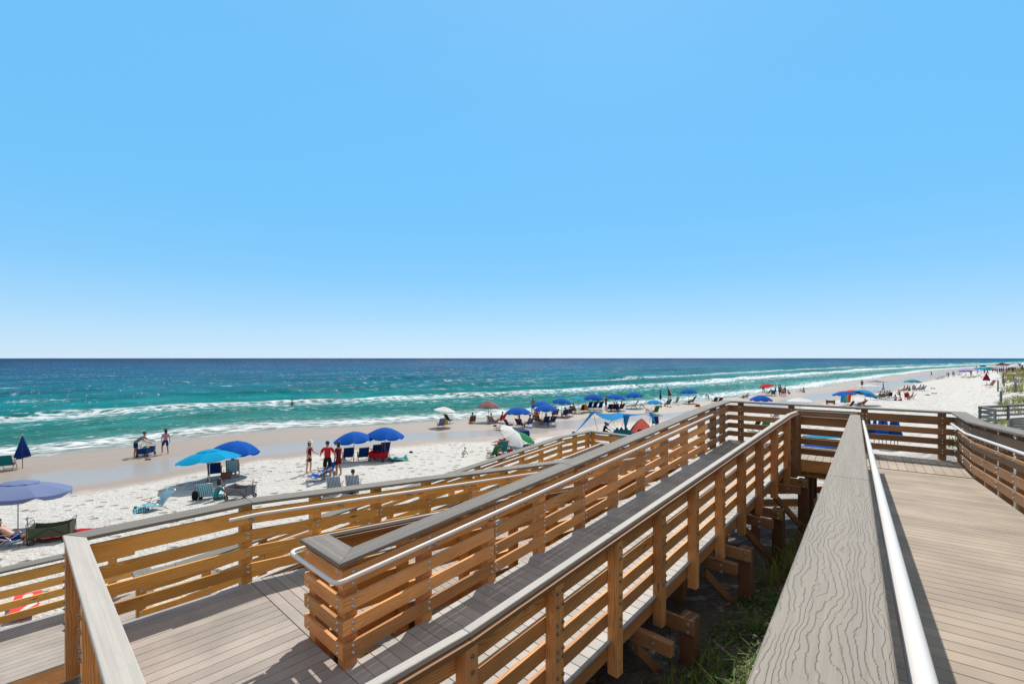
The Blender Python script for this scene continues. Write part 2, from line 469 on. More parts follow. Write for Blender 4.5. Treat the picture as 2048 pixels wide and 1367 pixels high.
def rail_segment(th, P, i, style, pine, breaks, posts, caps, capm, mprev=False, mnext=False, joinprev=None, joinnext=None, postdepth=0.36, bolts=True, pw=0.135, boards=BOARDS, bolt_in=True, capfirst=0):
    """th: the thing. breaks: board joints (distances). posts: distances. caps: (l0, l1, thickness, topz). joinprev/next: cap laterals of the neighbours"""
    Ls = P.L[i]
    bl = (0.0, 0.038)
    cuts = [0.0]+sorted(b for b in breaks if 0.05 < b < Ls-0.05)+[Ls]
    for (z0, z1) in boards:
        for k in range(len(cuts)-1):
            a, b = cuts[k], cuts[k+1]
            ga = 0.0 if k == 0 else 0.003
            gb = 0.0 if k == len(cuts)-2 else 0.003
            mb = MB()
            strip(mb, P, i, a+ga, b-gb, bl[0]+0.001, bl[1], z0, z1, bl if (mprev and k == 0) else None, bl if (mnext and k == len(cuts)-2) else None, u0=RND.random()*9)
            mb.build('board', pine, th, bevel=0.004, seg=2)
    l0, l1, ct, top = caps
    cc = [0.0]
    while cc[-1]+4.9 < Ls: cc.append(cc[-1]+(3.66 if (cc[-1] or not capfirst) else capfirst))
    cc.append(Ls)
    for k in range(len(cc)-1):
        mb = MB()
        strip(mb, P, i, cc[k]+(0.0015 if k else 0), cc[k+1]-(0.0015 if k < len(cc)-2 else 0), l0, l1, top-ct, top, joinprev if k == 0 else None, joinnext if k == len(cc)-2 else None, u0=RND.random()*9)
        mb.build('cap', capm, th, bevel=0.010, seg=3)
    if style == 'thin':       # a sawn rail under the narrow cap
        mb = MB(); strip(mb, P, i, 0, Ls, -0.119, 0.041, top-ct-0.040, top-ct-0.002, (-0.119, 0.041) if joinprev else None, (-0.119, 0.041) if joinnext else None)
        mb.build('sub_rail', M_PINE_D, th, bevel=0.004, seg=2)
    if style == 'thin': pw = 0.115
    ptop = top-ct-(0.042 if style == 'thin' else 0.002)
    for t in posts:
        c = P.at(i, t, -pw/2)
        d = P.d[i]; n = P.n[i]
        slope = (P.p[i+1].z-P.p[i].z)/Ls
        mb = MB()
        ra = [c+d*(sx*pw/2)+n*(sy*pw/2)+Vector((0, 0, -postdepth)) for sx, sy in ((-1, -1), (1, -1), (1, 1), (-1, 1))]
        rb = [c+d*(sx*pw/2)+n*(sy*pw/2)+Vector((0, 0, ptop+slope*sx*pw/2)) for sx, sy in ((-1, -1), (1, -1), (1, 1), (-1, 1))]
        mb.prism(ra, rb, u0=RND.random()*9)
        po = mb.build('post', pine, th, bevel=0.005, seg=2)
        if bolts:
            mb = MB(); mn = MB()
            near = min([abs(t-b) for b in breaks] or [9]) < 0.05
            for (z0, z1) in boards:
                for zz in (z0+0.035, z1-0.035):
                    for dx in ((-0.038, 0.038) if near else (0.0,)):
                        q = P.at(i, min(max(t+dx, 0.001), Ls-0.001), 0.038)+Vector((0, 0, zz))
                        dome(mb, q, n)
                        if bolt_in:
                            q2 = P.at(i, min(max(t+dx, 0.001), Ls-0.001), -pw)+Vector((0, 0, zz))
                            hexnut(mn, q2, -n)
            if bolt_in:
                mn.build('nut_row', M_NUT, po)
            mb.build('bolt_row', BOLT[1], po, smooth=True)

def railing(label, P, i, style='wide', pine=None, posts=(), breaks=None, caps=None, capm=None, **kw):
    th = empty('railing', P.p[i], label, 'railing')
    pine = pine or M_PINE
    if breaks is None: breaks = list(posts)[1::2]
    mark = set(bpy.data.objects)
    rail_segment(th, P, i, style, pine, breaks, posts, caps, capm or M_CAPD, **kw)
    for o in COL.objects:
        if o.parent == th: o.matrix_parent_inverse = Matrix.Translation(-th.location)
    return th

def handrail(th, pts, brackets=(), r=0.0225, reach=0.115):
    """a bent pipe with its brackets; brackets: (point on pipe axis, unit vector to the board)"""
    out = []
    for k, p in enumerate(pts):     # round the corners
        p = Vector(p)
        if 0 < k < len(pts)-1:
            a, b = Vector(pts[k-1]), Vector(pts[k+1])
            rr = min(0.09, (a-p).length*.45, (b-p).length*.45)
            q0 = p+(a-p).normalized()*rr; q1 = p+(b-p).normalized()*rr
            for j in range(7):
                t = j/6; out.append(q0*(1-t)**2+p*2*t*(1-t)+q1*t*t)
        else: out.append(p)
    mb = MB(); mb.tube(out, r, 16)
    o = mb.build('handrail', M_PIPE, th, smooth=True)
    o.matrix_parent_inverse = Matrix.Translation(-th.location)
    m = o.modifiers.new("edge", 'EDGE_SPLIT'); m.split_angle = radians(60)
    for (c, w) in brackets:
        mb = MB()
        c = Vector(c); w = Vector(w)
        mb.tube([c-Vector((0, 0, r)), c-Vector((0, 0, r+0.035)), c-Vector((0, 0, r+0.055))+w*0.015, c-Vector((0, 0, r+0.06))+w*reach], 0.008, 8)
        a = w; t = a.cross(Vector((0, 0, 1))); u = a.cross(t)
        Mx = Matrix((t, u, a)).transposed().to_4x4(); Mx.translation = c-Vector((0, 0, r+0.06))+w*reach
        mb.lathe([(0.0005, 0), (0.030, 0), (0.030, 0.008), (0.0005, 0.008)], 10, Mx)
        mb.box(-0.013, 0.013, -0.02, 0.02, -0.004, 0.003, Matrix.Translation(c-Vector((0, 0, r))))
        mb.build('bracket', M_BRACKET, o, smooth=False)

# ---- path one: left rail of the near flight, cross rail, right rail of the middle flight, second landing, left rail of the third flight
QME = isect(PU(12.39, 0), PU(0, 1)-PU(0, 0), PM(0, NR), PM(1, 0)-PM(0, 0))     # where the cross rail meets the middle flight
sQME = QME.x*sin(AM)+QME.y*cos(AM)
def V(v, z): return Vector((v.x, v.y, z))
P1 = Path([V(PU(-2.2, 0), zU(-2.2)), V(PU(12.3, 0), ZL1), V(PU(12.39, 0), ZL1), V(QME, ZL1), PM(S1, NR, ZL1), PM(S2, NR, ZL2), PM(0.49, NR, ZL2), PM(0.49, DL, ZL2),
           PM(S2, DL, ZL2), PM(S3, DL, ZL3), PM(S3, ER, ZL3), PM(SE, ER, ZL4), PM(0.42, ER, ZL4)])
NCAP = (-0.125, 0.048); TCAP = (-0.085, -0.008); WCAP = (-0.175, 0.104); ECAP = (-0.125, 0.048)
PTOP = 1.09
def every(a, b, st): 
    r = []; x = a
    while x <= b+1e-6: r.append(x); x += st
    return r
r1 = railing('nearest railing, its big embossed grey cap running from the bottom edge to the landing', P1, 0, 'wide', M_PINE_D, posts=every(0.6, 14.4, 1.0), caps=NCAP+(CT, PTOP), capm=M_CAP, bolts=False, capfirst=5.0)
r2 = railing('slim dark-capped cross railing between the nearest railing and the middle ramp', P1, 2, 'thin', M_PINE_D, posts=[P1.L[2]-0.07], breaks=[], caps=TCAP+(0.045, PTOP+0.02), capm=M_CAPD, joinprev=None, joinnext=TCAP, mnext=True)
lM = P1.L[3]
th = railing('level top end of the slim-capped railing, beside the upper landing', P1, 3, 'thin', M_PINE_D, posts=[0.32], breaks=[], caps=TCAP+(0.045, PTOP), capm=M_CAPL, joinprev=TCAP, joinnext=TCAP, mprev=True, mnext=True)
r3 = railing('long slim-capped railing with tall outer posts on the near side of the middle ramp', P1, 4, 'thin', M_PINE, posts=[P1.L[4]-(s-S2) for s in [2.14+1.005*k+0.04 for k in range(0, 10)]], caps=TCAP+(0.045, PTOP), capm=M_CAPL, joinprev=TCAP, joinnext=TCAP, mprev=True, mnext=True)
handrail(r3, [P1.at(4, 0.1, 0.10)+Vector((0, 0, 0.86)), P1.at(4, P1.L[4], 0.10)+Vector((0, 0, 0.86)), P1.at(5, 0.35, 0.10)+Vector((0, 0, 0.86))])
r4 = railing('slim-capped railing at the near edge of the lower landing, below the frame', P1, 5, 'thin', M_PINE, posts=[0.9], caps=TCAP+(0.045, PTOP), capm=M_CAPL, joinprev=TCAP, joinnext=ECAP, mprev=True, mnext=True)
r5 = railing('pale-capped end railing running down to the bottom edge at the left', P1, 6, 'wide', M_PINE, posts=[P1.L[6]-x for x in (0.08, 1.78, 3.0, 4.2)], breaks=[P1.L[6]-1.78], caps=ECAP+(CT, PTOP), capm=M_CAPL, joinprev=TCAP, joinnext=WCAP, mprev=True, mnext=True, pw=0.12)
r6 = railing('level wide-capped railing along the far side of the lower landing', P1, 7, 'wide', M_PINE_Y, posts=[P1.L[7]-0.04], breaks=[], caps=WCAP+(CT, PTOP), capm=M_CAPD, joinprev=ECAP, joinnext=WCAP, mprev=True, mnext=True, bolts=True)
r7 = railing('long wide-capped railing descending behind the middle ramp, nearest the sand', P1, 8, 'wide', M_PINE_Y, posts=every(0.06+0.85, 11.6, 1.02), caps=WCAP+(CT, PTOP), capm=M_CAPD, joinprev=WCAP, joinnext=WCAP, mprev=True, mnext=True)
zz = Vector((0, 0, 0.940)); HP = 0.165
handrail(r7, [P1.at(7, P1.L[7]-0.30, HP)+zz, P1.at(8, 0.05, HP)+zz, P1.at(8, P1.L[8], HP)+zz], [(P1.at(8, t, HP)+zz, -P1.n[8]) for t in every(0.0, 11, 1.25)])
r8 = railing('railing across the gap at the third landing', P1, 9, 'wide', M_PINE_Y, posts=[0.9], caps=WCAP+(CT, PTOP), capm=M_CAPD, joinprev=WCAP, joinnext=WCAP, mprev=True, mnext=True, bolts=False)
r9 = railing('railing on the near side of the lowest ramp, hidden behind the third ramp', P1, 10, 'thin', M_PINE_Y, posts=every(0.1, 11.6, 1.3), caps=TCAP+(0.045, PTOP), capm=M_CAPL, bolts=False)
handrail(r1, [P1.at(0, 0.0, 0.098)+Vector((0, 0, 0.965)), P1.at(0, P1.L[0]-0.25, 0.098)+Vector((0, 0, 0.965)), P1.at(0, P1.L[0]-0.05, 0.098)+Vector((0, 0, 0.965))])

# ---- path two: left rail of the lowest flight, third landing, right rail of the third flight, left rail of the middle flight, upper landing, right rail of the near flight
_k = PM(S1, NL); CB = PU(14.22, _k.x*cos(AU)-_k.y*sin(AU))
NUR = 1.78
P2 = Path([PM(1.55, EL-0.30, ZL4), PM(1.55, EL, ZL4), PM(SE, EL, ZL4), PM(S3, EL, ZL3), PM(S3+2.0, EL, ZL3), PM(S3+2.0, DR, ZL3), PM(S3, DR, ZL3), PM(S2, DR, ZL2), PM(S2, NL, ZL2),
           PM(S1, NL, ZL1), V(CB, ZL1), V(PU(14.22, NUR), ZL1), V(PU(12.3, NUR), ZL1), V(PU(-2.2, NUR), zU(-2.2))])
kw = dict(mprev=True, mnext=True, joinprev=WCAP, joinnext=WCAP)
q = dict(kw); q['joinprev'] = None; q['mprev'] = False
e0 = railing('short wide-capped railing end with a looped handrail, at the foot of the lowest ramp', P2, 0, 'wide', M_PINE_Y, posts=[], caps=WCAP+(CT, PTOP), **q)
e1 = railing('level foot of the lowest ramp railing', P2, 1, 'wide', M_PINE_Y, posts=[0.0], breaks=[], caps=WCAP+(CT, PTOP), **kw)
e2 = railing('wide-capped railing of the lowest ramp, climbing away to the far landing above the sand', P2, 2, 'wide', M_PINE_Y, posts=every(0.5, 11.7, 1.02), caps=WCAP+(CT, PTOP), **kw)
handrail(e2, [P2.at(0, 0.02, HP)+zz, P2.at(1, 0.0, HP, HP)+zz, P2.at(2, 0.05, HP)+zz, P2.at(2, P2.L[2]+0.0, HP)+zz], [(P2.at(2, t, HP)+zz, -P2.n[2]) for t in every(0.4, 11, 1.25)])
e3 = railing('level wide-capped railing on the seaward side of the third landing', P2, 3, 'wide', M_PINE_Y, posts=[0.05, 1.0, 1.86], breaks=[], caps=WCAP+(CT, PTOP), **kw)
e4 = railing('wide-capped railing across the far end of the third landing, below the blue sunshade', P2, 4, 'wide', M_PINE_Y, posts=every(0.07, 5.3, 0.85), caps=WCAP+(CT, PTOP), **kw)
q = dict(kw); q['joinnext'] = TCAP
e5 = railing('near side railing of the third landing', P2, 5, 'wide', M_PINE_Y, posts=[0.5], caps=WCAP+(CT, PTOP), bolts=False, **q)
q = dict(kw); q['joinprev'] = WCAP; q['joinnext'] = WCAP
e6 = railing('slim-capped railing of the third ramp inside the V between two wide caps', P2, 6, 'thin', M_PINE_Y, posts=[P2.L[6]-x for x in every(0.12, 11.5, 1.02)], caps=TCAP+(0.045, PTOP), capm=M_CAPL, mprev=True, mnext=True, joinprev=WCAP, joinnext=WCAP, bolts=False)
q = dict(kw); q['joinprev'] = TCAP
m0 = railing('short corner railing between the middle and third ramps, handrail wrapped round it', P2, 7, 'wide', M_PINE, posts=[0.07, P2.L[7]-0.068], breaks=[], caps=WCAP+(CT, PTOP), capm=M_CAPM, **q)
m1 = railing('long wide-capped railing with white handrail on the seaward side of the middle ramp', P2, 8, 'wide', M_PINE, posts=[0.069]+every(0.98, 9.2, 1.02), breaks=[2.0, 4.04, 6.08, 8.12], caps=WCAP+(CT, PTOP), capm=M_CAPM, **kw)
h0 = P2.at(7, 0.0, -0.06)+zz-Vector((0, 0, 0.0))
A_, B_ = P2.at(7, -0.0, 0.085), P2.at(7, 0.02, 0.085)
handrail(m1, [P2.at(7, 0.0, 0.0)-P2.d[7]*0.10+zz-P2.n[7]*0.10, P2.at(7, 0.0, HP)-P2.d[7]*0.10+zz, P2.at(8, 0, HP, HP)+zz, P2.at(8, P2.L[8]-0.3, HP)+zz, P2.at(8, P2.L[8]-0.02, HP)+zz], [(P2.at(8, t, HP)+zz, -P2.n[8]) for t in every(1.0, 9, 1.53)])
m2 = railing('level wide-capped railing where the middle ramp meets the upper landing', P2, 9, 'wide', M_PINE_D, posts=[0.95, 2.0], breaks=[0.95], caps=WCAP+(CT, PTOP), capm=M_CAPD, **kw)
lb = P2.L[10]
m3 = railing('wide-capped railing across the back of the upper landing', P2, 10, 'wide', M_PINE_D, posts=[lb-NUR+x for x in (-2.62+0.0, -1.4, 0.14, 1.54)], breaks=[lb-NUR+0.14], caps=WCAP+(CT, PTOP), capm=M_CAPD, **kw)
m4 = railing('short level railing at the right corner of the upper landing', P2, 11, 'wide', M_PINE_D, posts=[0.07, 1.0, P2.L[11]-0.07], breaks=[], caps=WCAP+(CT, PTOP), capm=M_CAPD, **kw)
BOLT[:] = [0.014, M_NUT]
q = dict(kw); q['joinnext'] = None; q['mnext'] = False
m5 = railing('wide-capped railing with white handrail on the right side of the near ramp', P2, 12, 'wide', M_PINE_D, posts=every(0.95, 14, 1.0), caps=WCAP+(CT, PTOP), capm=M_CAPD, **q)
z5 = Vector((0, 0, 0.85))
handrail(m5, [P2.at(11, 0.15, 0.04)+z5, P2.at(11, 0.15, .12)+z5, P2.at(11, P2.L[11], .12)+z5, P2.at(12, 14, .12)+z5], [(P2.at(12, t, .12)+z5, -P2.n[12]) for t in every(0.2, 13, 1.1)])
BOLT[:] = [0.020, M_BOLT]
P3 = Path([PM(-6.5, -12.55, ZL4), PM(1.75, -12.55, ZL4)])
f0 = railing('wide-capped railing along the lowest walkway at the left edge', P3, 0, 'wide', M_PINE_Y, posts=[0.6, 2.4, 4.2, 5.9, 7.9], caps=WCAP+(CT, PTOP), capm=M_CAPD)

# ------------------------------------------------------------------ decks
def clip(poly, nx, ny, c):
    """keep nx*x+ny*y <= c"""
    out = []
    for i in range(len(poly)):
        a, b = poly[i], poly[(i+1) % len(poly)]
        da, db = nx*a[0]+ny*a[1]-c, nx*b[0]+ny*b[1]-c
        if da <= 0: out.append(a)
        if da*db < 0:
            t = da/(da-db); out.append((a[0]+(b[0]-a[0])*t, a[1]+(b[1]-a[1])*t))
    return out
def planks(mb, frame, poly, across, zf, width=0.1385, pitch=0.145, th=0.026, off=0.0):
    """poly in (s, n) of the frame; across=True: planks run along n, else along s"""
    k = 0 if across else 1
    lo, hi = min(p[k] for p in poly), max(p[k] for p in poly)
    i = 0
    x = lo+off
    while x < hi:
        a, b = max(x, lo), min(x+width, hi)
        pl = [tuple(p) for p in poly]
        if across: pl = clip(clip(pl, 1, 0, b), -1, 0, -a)
        else: pl = clip(clip(pl, 0, 1, b), 0, -1, -a)
        x += pitch
        if len(pl) < 3 or b-a < 0.01: continue
        mb.cr = RND.random()
        du = RND.random()*20
        top = [frame(p[0], p[1], zf(p[0])) for p in pl]; bot = [q_-Vector((0, 0, th)) for q_ in top]
        uv = [((p[1], p[0]) if across else (p[0], p[1])) for p in pl]
        base = len(mb.v); n = len(pl)
        mb.v += [tuple(q_) for q_ in top]+[tuple(q_) for q_ in bot]
        mb.f.append(tuple(range(base, base+n))); mb.uv += uv; mb.r += [mb.cr]*n
        mb.f.append(tuple(base+n+j for j in reversed(range(n)))); mb.uv += [uv[j] for j in reversed(range(n))]; mb.r += [mb.cr]*n
        for j in range(n):
            jj = (j+1) % n
            mb.f.append((base+j, base+n+j, base+n+jj, base+jj)); mb.uv += [uv[j], (uv[j][0], uv[j][1]+th), (uv[jj][0], uv[jj][1]+th), uv[jj]]; mb.r += [mb.cr]*4
def joist(th, frame, s0, n0, s1, n1, zf, w=0.04, d=0.20, drop=0.027, name='rim_joist', mat=None):
    a = frame(s0, n0, zf(s0)-drop); b = frame(s1, n1, zf(s1)-drop)
    dd = Vector((b.x-a.x, b.y-a.y, 0)).normalized(); nn = Vector((dd.y, -dd.x, 0))*w/2
    dz = Vector((0, 0, -d))
    mb = MB(); mb.prism([a+nn, a-nn, a-nn+dz, a+nn+dz], [b+nn, b-nn, b-nn+dz, b+nn+dz], u0=RND.random()*9)
    o = mb.build(name, mat or M_PINE, th, bevel=0.003)
    return o
def deck(label, frame, poly, across, zf, mat=None, off=0.0, extra=None):
    th = empty('boardwalk_deck', frame(poly[0][0], poly[0][1], zf(poly[0][0])), label, 'deck')
    mb = MB(); planks(mb, frame, poly, across, zf, off=off)
    if extra: extra(mb)
    mb.build('deck_planks', mat or M_DECK, th, bevel=0.002)
    return th
def fixp(th):
    for o in COL.objects:
        if o.parent == th: o.matrix_parent_inverse = Matrix.Translation(-th.location)

# near flight
dU = deck('near ramp deck of tan crosswise planks on the right, crossed by the railing shadow', PU, [(-2.6, 0.0), (12.32, 0.0), (12.32, NUR), (-2.6, NUR)], True, zU, M_DECKW)
for n in (0.03, 0.9, NUR-0.03): joist(dU, PU, -2.6, n, 12.32, n, zU)
fixp(dU)
# upper landing
def toU(v): return (v.x*sin(AU)+v.y*cos(AU), v.x*cos(AU)-v.y*sin(AU))
pa, pb_, pe = toU(PM(S1, NL)), toU(CB), toU(QME); pf = toU(PM(S1, NR))
polyL1 = [(12.39, NUR), (14.22, NUR), (pb_[0], pb_[1]), pa, pf, (pe[0], pe[1])]
dL1 = deck('upper landing deck with planks pointing away from the camera', PU, polyL1, False, lambda s: ZL1, M_DECKW)
joist(dL1, PU, 12.41, pe[1], 12.41, NUR, lambda s: ZL1, d=0.24)
joist(dL1, PU, 14.20, pb_[1], 14.20, NUR, lambda s: ZL1, d=0.24)
fixp(dL1)
# middle flight
dM = deck('middle ramp deck of grey crosswise planks half in the railing shadow', PM, [(S2+0.005, NR+0.045), (S1-0.003, NR+0.045), (S1-0.003, NL-0.03), (S2+0.005, NL-0.03)], True, zM, M_DECKM)
for n in (NR-0.02, -3.3, NL+0.02): joist(dM, PM, S2, n, S1, n, zM)
fixp(dM)
# lower landing: one cross plank border, then planks along
dL2 = deck('lower landing deck of long grey planks at the bottom left', PM, [(0.46, DL), (S2-0.005, DL), (S2-0.005, NR+0.03), (0.46, NR+0.03)], False, lambda s: ZL2)
joist(dL2, PM, 0.50, DL, 0.50, NR, lambda s: ZL2); joist(dL2, PM, 0.40, DL+0.02, S2, DL+0.02, lambda s: ZL2)
joist(dL2, PM, S2-0.02, DR, S2-0.02, NL, lambda s: ZL2); joist(dL2, PM, 0.40, NR-0.02, S2, NR-0.02, lambda s: ZL2)
fixp(dL2)
dD = deck('third ramp deck of crosswise planks going down behind the middle ramp', PM, [(S2+0.005, DL-0.03), (S3-0.003, DL-0.03), (S3-0.003, DR+0.03), (S2+0.005, DR+0.03)], True, zD)
for n in (DL+0.02, DR-0.02): joist(dD, PM, S2, n, S3, n, zD)
fixp(dD)
dL3 = deck('third landing deck above the sand', PM, [(S3, EL-0.03), (S3+2.0, EL-0.03), (S3+2.0, DR+0.03), (S3, DR+0.03)], False, lambda s: ZL3)
for n in (EL+0.02, DR-0.02): joist(dL3, PM, S3, n, S3+2, n, lambda s: ZL3)
joist(dL3, PM, S3+1.97, EL, S3+1.97, DR, lambda s: ZL3); joist(dL3, PM, S3+.02, DL, S3+.02, ER, lambda s: ZL3)
fixp(dL3)
dE = deck('lowest ramp deck of crosswise planks glimpsed through the railing boards', PM, [(SE+0.003, EL-0.03), (S3-0.003, EL-0.03), (S3-0.003, ER+0.03), (SE+0.003, ER+0.03)], True, zE)
for n in (EL+0.02, ER-0.02): joist(dE, PM, SE, n, S3, n, zE)
fixp(dE)
dL4 = deck('small landing deck at the foot of the lowest ramp, left of the end railing posts', PM, [(0.75, EL+0.0), (SE, EL+0.0), (SE, ER+0.03), (0.75, ER+0.03)], False, lambda s: ZL4)
joist(dL4, PM, 0.77, EL, 0.77, ER, lambda s: ZL4); joist(dL4, PM, 0.77, ER-0.02, SE, ER-0.02, lambda s: ZL4)
fixp(dL4)
dA = deck('sandy walkway deck at the left edge, leading off to the beach', PM, [(-6.6, -12.6), (1.9, -12.6), (1.9, EL-0.008), (-6.6, EL-0.008)], False, lambda s: ZL4)
joist(dA, PM, -6.6, EL-0.03, 1.9, EL-0.03, lambda s: ZL4, d=0.28); joist(dA, PM, -6.6, -12.57, 1.9, -12.57, lambda s: ZL4, d=0.28); joist(dA, PM, 1.88, -12.57, 1.88, EL-0.03, lambda s: ZL4, d=0.28)
fixp(dA)
# ------------------------------------------------------------------ ground and sea frames
AS = radians(50.0)
def PS(t, m, z=0.0): return Vector((t*sin(AS)+m*cos(AS), t*cos(AS)-m*sin(AS), z))
def toS(x, y): return x*sin(AS)+y*cos(AS), x*cos(AS)-y*sin(AS)
SHORE = [(-60, -42), (-25, -45), (-6, -46.2), (0, -46.8), (6, -48.6), (11, -48.2), (17, -46.1), (22, -44.9), (28, -43.2), (35, -43.4), (43, -41.5), (53, -39.8), (68, -38), (91, -38.2), (115, -37.6), (164, -40.8), (250, -44), (340, -48), (548, -42), (760, -31), (1200, -10), (3000, 60), (9000, 200)]
def lerp_tab(tab, x):
    if x <= tab[0][0]: return tab[0][1]
    for (a, va), (b, vb) in zip(tab, tab[1:]):
        if x <= b:
            k = (x-a)/(b-a); k = k*k*(3-2*k); return va+(vb-va)*k
    return tab[-1][1]
def shore(t): return lerp_tab(SHORE, t)
SEA_Z = -6.62
def fbm(x, y, s, o=3, seed=0.0):
    r = 0; a = 1
    for k in range(o):
        r += a*noise.noise(Vector((x/s+seed, y/s-seed*1.3, seed*2.1))); a *= .5; s *= .5
    return r
PROFILE = [(-60, -3.4), (-8, -1.05), (-1.5, -0.12), (0, 0.0), (4, 0.13), (8, 0.20), (12, 0.16), (15.5, 0.22), (20, 0.45), (27, 0.70), (33, 0.80)]
DUNE = [(-12.5, 0.0), (-9.0, 0.25), (-6.5, 0.95), (-3.5, 2.0), (-1.5, 2.25), (3, 2.3), (12, 2.9), (40, 4.6)]
DUNE_FAR = [(-12.5, 0.0), (-9, 0.05), (-6.5, 0.5), (-4.5, 1.5), (-2.5, 2.2), (3, 2.4), (12, 3.0), (40, 4.6)]
def ground(x, y, fine=True):
    t, m = toS(x, y)
    d = m-shore(t)
    z = SEA_Z+lerp_tab(PROFILE, d)
    if d > 10:
        k = min(1, max(0, (t-18)/14))
        mm = m
        if t > 60: mm = m+(t-60)*0.028+(6*min(1, (t-60)/160))
        z += lerp_tab(DUNE, mm)*(1-k)+lerp_tab(DUNE_FAR, mm)*k
        z += fbm(x, y, 5.0, 2, 3.0)*0.10*min(1, (d-10)/10)
        if mm > -8: z += fbm(x, y, 9.0, 3, 8.0)*0.45*min(1, (mm+8)/8)
    return z
def at(px, py, lift=0.0):
    """the point of the ground seen at a photo pixel"""
    dx, dz = (px-CX)/FPX, -(py-HY)/FPX
    Y = 3.0; prev = Y
    while Y < 3000:
        if dz*Y < max(ground(dx*Y, Y), SEA_Z): break
        prev = Y; Y *= 1.02
    for _ in range(24):
        mid = (prev+Y)/2
        if dz*mid < max(ground(dx*mid, mid), SEA_Z): Y = mid
        else: prev = mid
    x, y = dx*Y, Y
    return Vector((x, y, max(ground(x, y), SEA_Z if ground(x, y) < SEA_Z else -99)+lift))

def axis(stops):
    """coordinates from (start, step) stops, the step growing smoothly between them"""
    out = [stops[0][0]]
    for (a, sa), (b, sb) in zip(stops, stops[1:]):
        while out[-1] < b:
            k = (out[-1]-a)/(b-a)
            out.append(out[-1]+sa+(sb-sa)*k)
    return out
def grid(name, ts, ms, zf, mat, uvf, posf=None):
    me = bpy.data.meshes.new(name)
    nt_, nm = len(ts), len(ms)
    v = []; uv = []
    for m in ms:
        for t in ts:
            p, u = posf(t, m)
            v.append(p); uv.append(u)
    f = []
    for j in range(nm-1):
        for i in range(nt_-1):
            a = j*nt_+i
            f.append((a, a+1, a+nt_+1, a+nt_))
    me.from_pydata(v, [], f)
    l = me.uv_layers.new(name="UVMap")
    flat = []
    for poly in f:
        for k in poly: flat += uv[k]
    l.data.foreach_set("uv", flat)
    me.polygons.foreach_set("use_smooth", [True]*len(me.polygons))
    me.materials.append(mat)
    o = bpy.data.objects.new(name, me); COL.objects.link(o)
    if len(me.polygons) and me.polygons[0].normal.z < 0: me.flip_normals()
    return o

